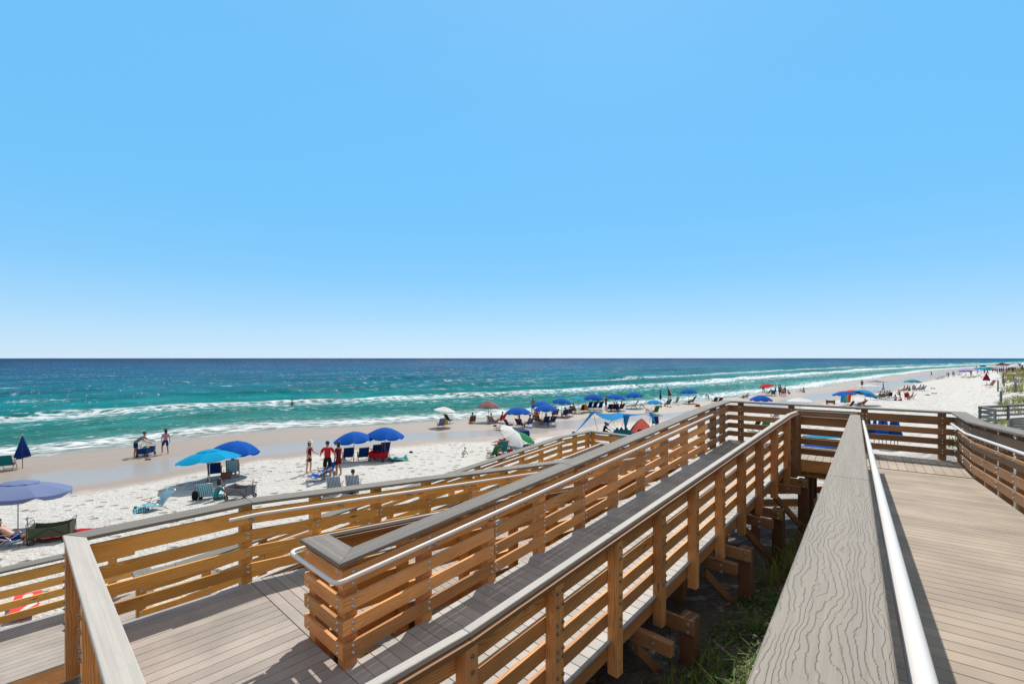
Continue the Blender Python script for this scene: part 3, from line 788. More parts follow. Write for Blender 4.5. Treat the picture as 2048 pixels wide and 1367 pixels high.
# ------------------------------------------------------------------ sand material: UV = (along shore, distance from the waterline)
def mat_sand():
    m, nt, b = newmat('quartz_sand')
    uv = nt.nodes.new('ShaderNodeUVMap'); uv.uv_map = "UVMap"
    sp = nt.nodes.new('ShaderNodeSeparateXYZ'); L(nt, uv.outputs[0], sp.inputs[0])
    geo = nt.nodes.new('ShaderNodeNewGeometry'); pos = geo.outputs['Position']
    t, d = sp.outputs[0], sp.outputs[1]
    wob = noise_(nt, mapping(nt, uv.outputs[0], (0.09, 0.02, 1)), 1.0, 3, 0.55)
    wob2 = noise_(nt, mapping(nt, uv.outputs[0], (0.5, 0.25, 1)), 1.0, 3, 0.6)
    dd = math_(nt, 'ADD', d, math_(nt, 'ADD', math_(nt, 'MULTIPLY', math_(nt, 'SUBTRACT', wob, 0.5), 7.0), math_(nt, 'MULTIPLY', math_(nt, 'SUBTRACT', wob2, 0.5), 1.6)))
    def band(a0, a1, b0, b1, x):
        up = nt.nodes.new('ShaderNodeMapRange'); up.interpolation_type = 'SMOOTHSTEP'; up.inputs[1].default_value = a0; up.inputs[2].default_value = a1; L(nt, x, up.inputs[0])
        dn = nt.nodes.new('ShaderNodeMapRange'); dn.interpolation_type = 'SMOOTHSTEP'; dn.inputs[1].default_value = b0; dn.inputs[2].default_value = b1; L(nt, x, dn.inputs[0])
        return math_(nt, 'MULTIPLY', up.outputs[0], math_(nt, 'SUBTRACT', 1.0, dn.outputs[0]))
    swash = band(-30, -29, 1.3, 2.4, dd)                # glossy wet strip at the waterline
    run = band(9.3, 10.2, 13.6, 14.6, dd)               # shallow runnel behind the bar
    film = math_(nt, 'MAXIMUM', swash, run)
    dry = nt.nodes.new('ShaderNodeMapRange'); dry.interpolation_type = 'SMOOTHSTEP'; dry.inputs[1].default_value = 15.2; dry.inputs[2].default_value = 17.5; L(nt, dd, dry.inputs[0])
    dry = dry.outputs[0]
    wetc = mixc(nt, noise_(nt, mapping(nt, uv.outputs[0], (0.3, 1.2, 1)), 1.0, 4, 0.6), (0.345, 0.265, 0.20), (0.27, 0.20, 0.15))
    n1 = noise_(nt, pos, 3.4, 5, 0.65)
    n3 = noise_(nt, pos, 0.5, 4, 0.6)
    dryc = mixc(nt, n3, (0.60, 0.565, 0.52), (0.50, 0.46, 0.41))
    # footprints: hollows in a darker colour
    vo = N(nt, 'ShaderNodeTexVoronoi'); L(nt, mapping(nt, pos, (2.0, 2.0, 2.0)), vo.inputs['Vector']); vo.inputs['Scale'].default_value = 1.0; vo.feature = 'SMOOTH_F1'; vo.inputs['Smoothness'].default_value = 0.4
    fp = ramp(nt, [(0.0, 0.0), (0.20, 0.10), (0.38, 1.0)], vo.outputs['Distance'])
    hol = ramp(nt, [(0.48, 1.0), (0.60, 0.0)], n1)
    sc = nt.nodes.new('ShaderNodeSeparateColor'); L(nt, vo.outputs['Color'], sc.inputs[0])
    pick = math_(nt, 'GREATER_THAN', sc.outputs[0], 0.5)
    darkf = math_(nt, 'MULTIPLY', math_(nt, 'MULTIPLY', math_(nt, 'SUBTRACT', 1.0, fp.outputs[0]), pick), hol.outputs[0])
    dryc = mixc(nt, math_(nt, 'MULTIPLY', darkf, 0.9), dryc, (0.21, 0.175, 0.14))
    c = mixc(nt, dry, wetc, dryc)
    c = mixc(nt, math_(nt, 'MULTIPLY', film, 0.8), c, (0.30, 0.265, 0.235))
    # litter and plant debris high on the dune, colour darkened to add shade
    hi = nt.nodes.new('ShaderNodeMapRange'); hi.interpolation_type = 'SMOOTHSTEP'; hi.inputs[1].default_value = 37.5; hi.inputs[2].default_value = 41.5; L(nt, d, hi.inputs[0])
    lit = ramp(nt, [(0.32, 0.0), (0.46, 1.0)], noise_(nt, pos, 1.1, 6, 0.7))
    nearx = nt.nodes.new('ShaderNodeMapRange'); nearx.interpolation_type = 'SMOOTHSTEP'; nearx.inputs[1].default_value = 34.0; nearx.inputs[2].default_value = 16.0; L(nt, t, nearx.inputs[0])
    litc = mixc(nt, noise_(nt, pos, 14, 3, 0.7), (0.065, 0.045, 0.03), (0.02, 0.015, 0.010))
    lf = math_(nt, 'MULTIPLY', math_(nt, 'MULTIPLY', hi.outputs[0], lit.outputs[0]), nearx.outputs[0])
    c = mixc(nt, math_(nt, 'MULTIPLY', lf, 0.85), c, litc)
    L(nt, c, b.inputs['Base Color'])
    ro = nt.nodes.new('ShaderNodeMapRange'); ro.inputs[3].default_value = 0.85; ro.inputs[4].default_value = 0.30
    L(nt, film, ro.inputs[0])
    rw = math_(nt, 'SUBTRACT', ro.outputs[0], math_(nt, 'MULTIPLY', math_(nt, 'SUBTRACT', 1.0, dry), math_(nt, 'MULTIPLY', math_(nt, 'SUBTRACT', 1.0, film), 0.35)))
    L(nt, rw, b.inputs['Roughness'])
    b.inputs['Specular IOR Level'].default_value = 0.32
    h = math_(nt, 'ADD', math_(nt, 'MULTIPLY', fp.outputs[0], math_(nt, 'MULTIPLY', pick, 0.6)), math_(nt, 'ADD', n1, math_(nt, 'MULTIPLY', noise_(nt, pos, 11, 3, 0.6), 0.35)))
    h = math_(nt, 'MULTIPLY', h, math_(nt, 'ADD', 0.02, math_(nt, 'MULTIPLY', dry, 0.98)))
    L(nt, bump(nt, h, 1.0, 0.20), b.inputs['Normal'])
    return m
M_SAND = mat_sand()
def sand_pos(t, d):
    m = d+shore(t)
    p = PS(t, m)
    z = ground(p.x, p.y)
    if 16 < d < 45 and -25 < t < 90:
        z += fbm(p.x, p.y, 0.9, 2, 5.0)*0.035*min(1, (d-16)/2)
    return (p.x, p.y, z), (t, d)
ts = axis([(-130, 6), (-24, 0.45), (40, 0.5), (120, 2.5), (500, 14), (3000, 260), (6000, 600)])
ds = axis([(-14, 1.2), (0, 0.8), (15, 0.45), (46, 0.5), (70, 2.5), (260, 25), (900, 120)])
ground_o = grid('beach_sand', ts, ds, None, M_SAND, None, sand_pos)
ground_o['kind'] = 'structure'

# ------------------------------------------------------------------ sea
def mat_sea():
    m, nt, b = newmat('sea_water')
    out = nt.nodes['Material Output']
    uv = nt.nodes.new('ShaderNodeUVMap'); uv.uv_map = "UVMap"      # (along shore, distance seaward)
    sp = nt.nodes.new('ShaderNodeSeparateXYZ'); L(nt, uv.outputs[0], sp.inputs[0])
    t, w = sp.outputs[0], sp.outputs[1]
    geo = nt.nodes.new('ShaderNodeNewGeometry'); pos = geo.outputs['Position']
    wl = noise_(nt, mapping(nt, uv.outputs[0], (0.018, 0.004, 1)), 1.0, 3, 0.6)
    ws = math_(nt, 'ADD', w, math_(nt, 'MULTIPLY', math_(nt, 'SUBTRACT', wl, 0.5), 30.0))
    lg = math_(nt, 'LOGARITHM', math_(nt, 'MAXIMUM', ws, 1.0), 10.0)       # 0 .. 4
    col = ramp(nt, [(0.0, (0.22, 0.27, 0.23)), (0.16, (0.045, 0.19, 0.175)), (0.30, (0.012, 0.145, 0.140)), (0.385, (0.003, 0.140, 0.150)), (0.50, (0.0006, 0.096, 0.150)), (0.60, (0.0005, 0.074, 0.150)), (0.70, (0.0006, 0.055, 0.130)), (0.82, (0.001, 0.034, 0.090)), (1.0, (0.002, 0.028, 0.078))],
               math_(nt, 'DIVIDE', lg, 4.0))
    patch = noise_(nt, mapping(nt, uv.outputs[0], (0.010, 0.035, 1)), 1.0, 5, 0.6)
    pr = ramp(nt, [(0.38, 0.72), (0.62, 1.22)], patch)
    rp = noise_(nt, mapping(nt, uv.outputs[0], (0.22, 0.50, 1)), 1.0, 6, 0.68, 0.5)
    rp2 = noise_(nt, mapping(nt, uv.outputs[0], (0.045, 0.10, 1)), 1.0, 6, 0.70, 0.5)
    rr_ = ramp(nt, [(0.36, 0.55), (0.50, 1.0), (0.66, 1.75)], math_(nt, 'ADD', math_(nt, 'MULTIPLY', rp, 0.55), math_(nt, 'MULTIPLY', rp2, 0.45)))
    hs = nt.nodes.new('ShaderNodeHueSaturation'); L(nt, col.outputs[0], hs.inputs['Color']); L(nt, math_(nt, 'MULTIPLY', pr.outputs[0], rr_.outputs[0]), hs.inputs['Value'])
    wcol = hs.outputs[0]
    # foam ------------------------------------------------
    wob = noise_(nt, mapping(nt, uv.outputs[0], (0.045, 0.01, 1)), 1.0, 4, 0.6)
    wob2 = noise_(nt, mapping(nt, uv.outputs[0], (0.6, 0.5, 1)), 1.0, 3, 0.6)
    wf = math_(nt, 'ADD', w, math_(nt, 'ADD', math_(nt, 'MULTIPLY', math_(nt, 'SUBTRACT', wob, 0.5), 9.0), math_(nt, 'MULTIPLY', math_(nt, 'SUBTRACT', wob2, 0.5), 2.2)))
    def bandc(stops):
        return ramp(nt, [(p/130.0, v) for p, v in stops], math_(nt, 'DIVIDE', wf, 130.0)).outputs[0]
    dens = bandc([(-3, 0.55), (0.2, 0.60), (2.0, 0.78), (4.2, 0.52), (7.0, 0.26), (14, 0.16), (17, 0.26), (19.5, 0.42), (21, 0.26), (24.5, 0.60), (27.0, 0.74), (28.4, 0.42), (31, 0.10), (40, 0.0), (50, 0.0)])
    dens2 = bandc([(44, 0.0), (49.5, 0.22), (53.0, 0.60), (54.5, 0.0), (100, 0.0)])
    gate = ramp(nt, [(0.50, 0.0), (0.60, 1.0)], noise_(nt, mapping(nt, uv.outputs[0], (0.030, 0.012, 1), (5.0, 3.0, 0)), 1.0, 2, 0.5))
    far = nt.nodes.new('ShaderNodeMapRange'); far.inputs[1].default_value = 50; far.inputs[2].default_value = 130; L(nt, t, far.inputs[0])
    d_all = math_(nt, 'ADD', dens, math_(nt, 'MULTIPLY', dens2, math_(nt, 'MAXIMUM', gate.outputs[0], far.outputs[0])))
    d_all = math_(nt, 'ADD', d_all, math_(nt, 'MULTIPLY', math_(nt, 'MULTIPLY', far.outputs[0], bandc([(5, 0.10), (35, 0.22), (62, 0.16), (75, 0.0)])), 1.0))
    lacy = noise_(nt, mapping(nt, uv.outputs[0], (0.7, 1.5, 1)), 1.0, 8, 0.72, 0.8)
    cell = N(nt, 'ShaderNodeTexVoronoi'); cell.feature = 'DISTANCE_TO_EDGE'; cell.inputs['Scale'].default_value = 1.0
    L(nt, mapping(nt, uv.outputs[0], (0.55, 1.0, 1)), cell.inputs['Vector'])
    ce = math_(nt, 'MULTIPLY', math_(nt, 'SUBTRACT', 0.16, cell.outputs['Distance']), 1.2)
    fv = math_(nt, 'ADD', math_(nt, 'ADD', math_(nt, 'MULTIPLY', math_(nt, 'SUBTRACT', lacy, 0.5), 2.6), ce), math_(nt, 'SUBTRACT', d_all, 0.50))
    fm = ramp(nt, [(0.03, 0.0), (0.22, 0.55), (0.60, 1.0)], fv)
    # scattered whitecaps further out
    wc = noise_(nt, mapping(nt, uv.outputs[0], (0.12, 0.45, 1), (9, 2, 0)), 1.0, 5, 0.6)
    wcm = ramp(nt, [(0.655, 0.0), (0.70, 1.0)], wc)
    wcb = nt.nodes.new('ShaderNodeMapRange'); wcb.inputs[1].default_value = 45; wcb.inputs[2].default_value = 80; L(nt, w, wcb.inputs[0])
    foam = math_(nt, 'MAXIMUM', fm.outputs[0], math_(nt, 'MULTIPLY', math_(nt, 'MULTIPLY', wcm.outputs[0], wcb.outputs[0]), 0.8))
    foam = math_(nt, 'MINIMUM', foam, 1.0)
    # waves (bump) -----------------------------------------
    n1 = noise_(nt, mapping(nt, uv.outputs[0], (0.16, 0.42, 1)), 1.0, 3, 0.55, 0.3)
    n2 = noise_(nt, mapping(nt, uv.outputs[0], (0.9, 1.9, 1)), 1.0, 4, 0.62, 0.4)
    h = math_(nt, 'ADD', math_(nt, 'MULTIPLY', n1, 1.0), math_(nt, 'MULTIPLY', n2, 0.42))
    bn = bump(nt, math_(nt, 'ADD', h, math_(nt, 'MULTIPLY', foam, 0.12)), 0.85, 0.75)
    b.inputs['Roughness'].default_value = 0.6
    dif = nt.nodes.new('ShaderNodeBsdfDiffuse'); L(nt, wcol, dif.inputs[0]); L(nt, bn, dif.inputs['Normal'])
    gl = nt.nodes.new('ShaderNodeBsdfGlossy'); gl.inputs['Roughness'].default_value = 0.10; gl.inputs['Color'].default_value = (0.9, 0.95, 1, 1)
    chop = math_(nt, 'ADD', math_(nt, 'MULTIPLY', noise_(nt, mapping(nt, uv.outputs[0], (1.6, 2.2, 1)), 1.0, 4, 0.62, 0.6), 1.0), math_(nt, 'MULTIPLY', n1, 1.2))
    bn2 = bump(nt, chop, 1.0, 0.95); L(nt, bn2, gl.inputs['Normal'])
    fr = nt.nodes.new('ShaderNodeFresnel'); fr.inputs['IOR'].default_value = 1.33; L(nt, bn, fr.inputs['Normal'])
    ff = nt.nodes.new('ShaderNodeMapRange'); ff.inputs[1].default_value = 0.0; ff.inputs[2].default_value = 1.0; ff.inputs[3].default_value = 0.012; ff.inputs[4].default_value = 0.075; L(nt, fr.outputs[0], ff.inputs[0])
    mx = nt.nodes.new('ShaderNodeMixShader'); L(nt, ff.outputs[0], mx.inputs[0]); L(nt, dif.outputs[0], mx.inputs[1]); L(nt, gl.outputs[0], mx.inputs[2])
    g2 = nt.nodes.new('ShaderNodeBsdfGlossy'); g2.inputs['Roughness'].default_value = 0.42; L(nt, bn, g2.inputs['Normal'])
    sa = noise_(nt, mapping(nt, uv.outputs[0], (0.9, 0.16, 1), (3, 8, 0)), 1.0, 4, 0.75)
    sb_ = noise_(nt, mapping(nt, uv.outputs[0], (0.03, 0.05, 1), (1, 4, 0)), 1.0, 3, 0.6)
    sm = ramp(nt, [(0.60, 0.0), (0.66, 0.34)], math_(nt, 'ADD', sa, math_(nt, 'MULTIPLY', math_(nt, 'SUBTRACT', sb_, 0.5), 0.30)))
    wv = nt.nodes.new('ShaderNodeMapRange'); wv.inputs[1].default_value = 28; wv.inputs[2].default_value = 50; L(nt, w, wv.inputs[0])
    m2_ = nt.nodes.new('ShaderNodeMixShader'); L(nt, math_(nt, 'MULTIPLY', sm.outputs[0], wv.outputs[0]), m2_.inputs[0]); L(nt, mx.outputs[0], m2_.inputs[1]); L(nt, g2.outputs[0], m2_.inputs[2]); mx = m2_
    fo = nt.nodes.new('ShaderNodeBsdfDiffuse'); fo.inputs[0].default_value = (0.72, 0.74, 0.75, 1); L(nt, bn, fo.inputs['Normal'])
    mf = nt.nodes.new('ShaderNodeMixShader'); L(nt, foam, mf.inputs[0]); L(nt, mx.outputs[0], mf.inputs[1]); L(nt, fo.outputs[0], mf.inputs[2])
    # the last sheet of swash is thin and clear
    tp = nt.nodes.new('ShaderNodeBsdfTransparent')
    edge = nt.nodes.new('ShaderNodeMapRange'); edge.interpolation_type = 'SMOOTHSTEP'; edge.inputs[1].default_value = -2.6; edge.inputs[2].default_value = 0.6; edge.inputs[3].default_value = 1.0; edge.inputs[4].default_value = 0.0; L(nt, wf, edge.inputs[0])
    e2 = math_(nt, 'MULTIPLY', edge.outputs[0], math_(nt, 'SUBTRACT', 1.0, math_(nt, 'MULTIPLY', foam, 0.6)))
    me_ = nt.nodes.new('ShaderNodeMixShader'); L(nt, e2, me_.inputs[0]); L(nt, mf.outputs[0], me_.inputs[1]); L(nt, tp.outputs[0], me_.inputs[2])
    L(nt, me_.outputs[0], out.inputs[0])
    nt.nodes.remove(b)
    return m
M_SEA = mat_sea()
def sea_z(t, w):
    z = SEA_Z
    if w < 400 and t < 1200:
        c = (fbm(t, 0, 22, 3, 1.0))*4.5
        for (w0, hgt, wid, gat) in ((2.6, 0.12, 1.0, 0), (20.0, 0.22, 1.3, 1), (27.5, 0.62, 2.2, 0), (53.5, 0.75, 3.0, 1), (80, 0.35, 4.5, 0), (108, 0.35, 5.5, 0), (140, 0.3, 6, 0)):
            x = w+c*min(1, w0/20)-w0
            a = hgt*(0.75+0.5*fbm(t, w0, 14, 2, 4.0))
            if gat: a *= min(1, max(0.15, 0.6+1.3*fbm(t, w0*3, 30, 2, 9.0)))
            # steep face toward the shore
            k = x/(wid*(0.55 if x < 0 else 1.9))
            z += a*exp(-k*k)
        z += fbm(t*.6, w, 6, 2, 7.0)*0.09*min(1, w/10)
        if w < 3: z -= 0.0
    if w < 0: z = max(z, SEA_Z)+(-w)*0.012
    return z
def sea_pos(t, w):
    p = PS(t, shore(t)-w)
    if w < 3:
        g = ground(p.x, p.y)
        z = max(SEA_Z+(0.02 if w > 0 else 0), g+0.012) if w < 0 else max(sea_z(t, w), g+0.012)
    else: z = sea_z(t, w)
    return (p.x, p.y, z), (t, w)
ts2 = axis([(-4000, 900), (-220, 14), (-40, 0.9), (60, 1.0), (200, 4), (800, 25), (4000, 500), (42000, 3000)])
ws2 = axis([(-3.0, 0.4), (0, 0.45), (60, 0.7), (150, 2.5), (400, 14), (3000, 260), (45000, 3500)])
sea_o = grid('sea', ts2, ws2, None, M_SEA, None, sea_pos)
sea_o['kind'] = 'structure'

# ------------------------------------------------------------------ timber understructure
def pile_bent(label, frame, s, n0, n1, piles, zf, beam_ext=0.45, side=1):
    """posts in the sand with a beam bolted across them under the joists, and a diagonal brace"""
    z = zf(s)-0.027-0.20
    th = empty('pile_bent', frame(s, (n0+n1)/2, z), label, 'trestle', 'timber trestles under the boardwalk')
    d = frame(1, 0)-frame(0, 0); n = frame(0, 1)-frame(0, 0)
    for sd in (-1, 1):
        mb = MB()
        a = frame(s, n0-beam_ext, z)+d*(sd*0.115); b = frame(s, n1+beam_ext, z)+d*(sd*0.115)
        dz = Vector((0, 0, -0.235)); w = d*0.036
        mb.prism([a-w, a+w, a+w+dz, a-w+dz], [b-w, b+w, b+w+dz*0.62, b-w+dz*0.62], u0=RND.random()*9)
        mb.build('cross_beam', M_PINE, th, bevel=0.005, seg=2)
    for pn in piles:
        c = frame(s, pn); g = ground(c.x, c.y)-0.3
        mb = MB(); hw = 0.078
        mb.prism([c+d*(a*hw)+n*(b*hw)+Vector((0, 0, g)) for a, b in ((-1, -1), (1, -1), (1, 1), (-1, 1))], [c+d*(a*hw)+n*(b*hw)+Vector((0, 0, z-0.004)) for a, b in ((-1, -1), (1, -1), (1, 1), (-1, 1))], u0=RND.random()*9)
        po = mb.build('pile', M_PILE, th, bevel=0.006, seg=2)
        mb = MB()
        for zz_ in (z-0.06, z-0.16):
            for sd in (-1, 1): hexnut(mb, c+d*(sd*0.151)+Vector((0, 0, zz_)), d*sd, 0.02)
        mb.build('bolt_row', M_BOLT, po)
    pa_ = frame(s, piles[-1]-0.05, z-1.25); pb2 = frame(s, piles[0]+0.5, z-0.22)
    if len(piles) > 1:
        mb = MB(); w = d*0.03; w2 = Vector((0, 0, 0.085))
        o_ = d*0.115
        mb.prism([pa_+o_-w-w2, pa_+o_+w-w2, pa_+o_+w+w2, pa_+o_-w+w2], [pb2+o_-w-w2, pb2+o_+w-w2, pb2+o_+w+w2, pb2+o_-w+w2], u0=RND.random()*9)
        mb.build('brace', M_PINE, th, bevel=0.004)
    for o in COL.objects:
        if o.parent == th: o.matrix_parent_inverse = Matrix.Translation(-th.location)
    return th
def side_bent(label, s):
    """middle ramp: a timber beam jutting out under the joists, a pile just beyond it with a bolted stub board and a knee brace"""
    frame = PM; zf = zM
    z = zf(s)-0.230
    th = empty('pile_bent', frame(s, -3.3, z), label, 'trestle', 'timber trestles under the boardwalk')
    d = frame(1, 0)-frame(0, 0); n = frame(0, 1)-frame(0, 0)
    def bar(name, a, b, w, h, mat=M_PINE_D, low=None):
        dz = Vector((0, 0, -h)); e = (b-a); e.z = 0; e.normalize(); q_ = Vector((-e.y, e.x, 0))*w/2
        mb = MB(); mb.prism([a-q_, a+q_, a+q_+dz, a-q_+dz], [b-q_, b+q_, b+q_+dz*(low or 1), b-q_+dz*(low or 1)], u0=RND.random()*9)
        return mb.build(name, mat, th, bevel=0.005, seg=2)
    bm_ = bar('cross_beam', frame(s, NL-0.35, z), frame(s, -2.13, z), 0.09, 0.19, low=0.78)
    sp_ = s+0.60; z2 = zf(sp_)-0.232
    bar('cross_beam', frame(sp_-0.115, NL-0.1, z2), frame(sp_-0.115, -2.09, z2), 0.045, 0.165)
    for pn in (-2.19, NL-0.08):
        c_ = frame(sp_, pn); g = ground(c_.x, c_.y)-0.3
        hw = 0.088
        mb = MB(); mb.prism([c_+d*(a*hw)+n*(b*hw)+Vector((0, 0, g)) for a, b in ((-1, -1), (1, -1), (1, 1), (-1, 1))], [c_+d*(a*hw)+n*(b*hw)+Vector((0, 0, z2-0.004)) for a, b in ((-1, -1), (1, -1), (1, 1), (-1, 1))], u0=RND.random()*9)
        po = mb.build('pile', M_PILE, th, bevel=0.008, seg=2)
        mb = MB()
        for zz_ in (z2-0.05, z2-0.14): hexnut(mb, c_+n*0.03-d*0.138+Vector((0, 0, zz_)), -d, 0.017)
        mb.build('bolt_row', M_BOLT, po)
    pn = NR-0.45
    c_ = frame(s+0.085, pn); g = ground(c_.x, c_.y)-0.3
    mb = MB(); mb.box(-0.07, 0.07, -0.07, 0.07, g, z-0.02, Matrix.Translation(Vector((c_.x, c_.y, 0))) @ Matrix.Rotation(-AM, 4, 'Z'), axis=2); mb.build('pile', M_PINE_D, th, bevel=0.006, seg=2)
    a = frame(s+0.1, -2.62, z-0.30); b = frame(sp_-0.06, -2.22, z-0.95)
    w = n*0.03; w2 = Vector((0, 0, 0.07))
    mb = MB(); mb.prism([a-w-w2, a+w-w2, a+w+w2, a-w+w2], [b-w-w2, b+w-w2, b+w+w2, b-w+w2], u0=RND.random()*9); mb.build('brace', M_PINE_D, th, bevel=0.004)
    mb = MB()
    for q_ in (-0.06, -0.15): hexnut(mb, frame(s-0.0525, -2.33, z+q_), -d, 0.017)
    mb.build('bolt_row', M_BOLT, bm_)
    for o in COL.objects:
        if o.parent == th: o.matrix_parent_inverse = Matrix.Translation(-th.location)
for k, s in enumerate((2.7, 4.80, 6.90, 8.75, 10.75)):
    side_bent(['trestle under the middle ramp, nearest the bottom edge of the photo', 'trestle with the largest jutting beam end under the middle ramp', 'third trestle from the camera under the middle ramp', 'fourth trestle from the camera under the middle ramp', 'farthest trestle under the middle ramp, touching the upper landing'][k], s)
for k, s in enumerate((3.4, 5.8, 8.2, 10.6)):
    pile_bent('trestle under the third ramp, '+('next to the lower landing', 'second from the lower landing', 'third from the lower landing', 'last before the third landing')[k], PM, s, DL, DR, [DR, DL], zD, 0.15)
for k, s in enumerate((3.4, 6.2, 9.0, 11.8)):
    pile_bent('trestle under the lowest ramp, '+('at its foot', 'second from its foot', 'third from its foot', 'last before the third landing')[k], PM, s, EL, ER, [ER, EL], zE, 0.15)
for s in (12.75, 14.05):
    pile_bent('trestle under the upper landing, ' + ('front row' if s < 13 else 'back row'), PU, s, -3.2, NUR, [NUR-0.1, -0.9, -3.0], lambda s: ZL1-0.02, 0.15)
for s, w_ in ((8.8, 'second from the landing'), (11.2, 'nearest the upper landing')):
    pile_bent('trestle under the near ramp, '+w_, PU, s, 0.0, NUR, [NUR, 0.05], zU, 0.1)
for s, w_ in ((0.7, 'near row'), (1.95, 'far row')):
    pile_bent('trestle under the lower landing, '+w_, PM, s, DL, NR, [NR-0.1, -4.6, DL+0.05], lambda s: ZL2, 0.1)
for s, w_ in ((14.0, 'near row'), (15.6, 'far row')):
    pile_bent('trestle under the third landing, '+w_, PM, s, EL, DR, [DR, -7.7, EL+0.05], lambda s: ZL3, 0.1)
for s, w_ in ((-0.6, 'at the left edge of the photo'), (1.7, 'under its right end')):
    pile_bent('trestle under the lowest walkway, '+w_, PM, s, -12.5, EL-0.1, [EL-0.2, -12.45], lambda s: ZL4-0.08, 0.05)
# ------------------------------------------------------------------ beach things
def cloth(name, col, trans=0.25, var=0.06): return mat_plain(name, col, 0.85, 0.0, 0.15, var, 0.25, 9, trans)
C = {
 'blue': cloth('royal_blue_cloth', (0.002, 0.11, 0.50), 0.35), 'navy': cloth('navy_cloth', (0.006, 0.035, 0.16), 0.1), 'bluegrey': cloth('steel_blue_cloth', (0.19, 0.235, 0.40), 0.3),
 'turq': cloth('turquoise_cloth', (0.0, 0.36, 0.62), 0.35), 'teal': cloth('teal_cloth', (0.01, 0.22, 0.27), 0.2), 'white': cloth('white_cloth', (0.74, 0.73, 0.71), 0.3),
 'red': cloth('red_cloth', (0.50, 0.015, 0.03), 0.2), 'maroon': cloth('maroon_cloth', (0.13, 0.010, 0.018), 0.05), 'black': cloth('black_cloth', (0.012, 0.012, 0.014), 0.0),
 'orange': cloth('orange_cloth', (0.62, 0.20, 0.03), 0.2), 'yellow': cloth('yellow_cloth', (0.65, 0.42, 0.03), 0.2), 'green': cloth('green_cloth', (0.02, 0.22, 0.08), 0.2),
 'grey': cloth('grey_cloth', (0.16, 0.17, 0.19), 0.1), 'pale': cloth('pale_blue_cloth', (0.30, 0.48, 0.58), 0.3), 'pink': cloth('pink_cloth', (0.62, 0.26, 0.38), 0.3),
 'coral': cloth('coral_cloth', (0.85, 0.40, 0.32), 0.5), 'brown': cloth('brown_cloth', (0.20, 0.09, 0.07), 0.1), 'lilac': cloth('lilac_cloth', (0.42, 0.34, 0.52), 0.3), 'wine': cloth('wine_cloth', (0.24, 0.008, 0.045), 0.1), 'sky': cloth('sky_blue_cloth', (0.03, 0.33, 0.66), 0.4), 'camo': cloth('olive_cloth', (0.075, 0.085, 0.055), 0.05)}
def mat_stripe(name, a, b, n, radial=False, tr=0.2):
    m, nt, bb = newmat(name)
    uv = nt.nodes.new('ShaderNodeUVMap'); uv.uv_map = "UVMap"
    sp = nt.nodes.new('ShaderNodeSeparateXYZ'); L(nt, uv.outputs[0], sp.inputs[0])
    g = math_(nt, 'FRACT', math_(nt, 'MULTIPLY', sp.outputs[1 if radial else 0], n))
    nz = noise_(nt, mapping(nt, uv.outputs[0], (30, 30, 1)), 1.0, 2, 0.5)
    c = mixc(nt, math_(nt, 'GREATER_THAN', math_(nt, 'ADD', g, math_(nt, 'MULTIPLY', nz, 0.1)), 0.55), a, b)
    L(nt, c, bb.inputs['Base Color']); bb.inputs['Roughness'].default_value = 0.85
    out = nt.nodes['Material Output']; t_ = nt.nodes.new('ShaderNodeBsdfTranslucent'); L(nt, c, t_.inputs[0])
    mx = nt.nodes.new('ShaderNodeMixShader'); mx.inputs[0].default_value = tr
    L(nt, bb.outputs[0], mx.inputs[1]); L(nt, t_.outputs[0], mx.inputs[2]); L(nt, mx.outputs[0], out.inputs[0])
    return m
C['stripe_red'] = mat_stripe('red_brown_stripes', (0.30, 0.10, 0.09), (0.13, 0.07, 0.08), 5.0, True)
C['stripe_blue'] = mat_stripe('blue_white_stripes', (0.55, 0.66, 0.74), (0.015, 0.05, 0.17), 9.0)
C['print_turq'] = mat_stripe('turquoise_print', (0.03, 0.34, 0.46), (0.45, 0.62, 0.68), 7.0)
C['print_teal'] = mat_stripe('teal_print', (0.02, 0.24, 0.30), (0.10, 0.45, 0.42), 5.0)
def mat_rainbow():
    m, nt, bb = newmat('rainbow_cloth')
    uv = nt.nodes.new('ShaderNodeUVMap'); uv.uv_map = "UVMap"
    sp = nt.nodes.new('ShaderNodeSeparateXYZ'); L(nt, uv.outputs[0], sp.inputs[0])
    r = ramp(nt, [(0.0, (0.0, 0.20, 0.55)), (0.45, (0.0, 0.36, 0.60)), (0.55, (0.01, 0.25, 0.06)), (0.66, (0.75, 0.42, 0.02)), (0.78, (0.75, 0.15, 0.01)), (0.9, (0.55, 0.01, 0.01))], sp.outputs[0])
    L(nt, r.outputs[0], bb.inputs['Base Color']); bb.inputs['Roughness'].default_value = 0.85
    return m
C['rainbow'] = mat_rainbow()
M_ALU = mat_plain('aluminium_tube', (0.52, 0.52, 0.52), 0.35, 0.8)
M_WFR = mat_plain('varnished_wood_frame', (0.33, 0.16, 0.07), 0.5)
M_DARKFR = mat_plain('black_steel_frame', (0.02, 0.02, 0.022), 0.45, 0.3)
M_RUB = mat_plain('black_plastic', (0.018, 0.018, 0.02), 0.6)
M_PLW = mat_plain('white_plastic', (0.72, 0.72, 0.70), 0.4)
M_RED = mat_plain('red_painted_board', (0.70, 0.035, 0.015), 0.45)
SKIN = [mat_plain('skin_tan', (0.36, 0.185, 0.115), 0.55, 0, 0.35, 0.06), mat_plain('skin_light', (0.50, 0.29, 0.21), 0.55, 0, 0.35, 0.06), mat_plain('skin_brown', (0.20, 0.095, 0.055), 0.55, 0, 0.35, 0.06)]
HAIR = [mat_plain('dark_hair', (0.018, 0.011, 0.008), 0.6), mat_plain('brown_hair', (0.07, 0.035, 0.018), 0.6), mat_plain('grey_hair', (0.18, 0.17, 0.16), 0.6)]
M_STRAW = mat_plain('straw_hat', (0.55, 0.46, 0.33), 0.8)

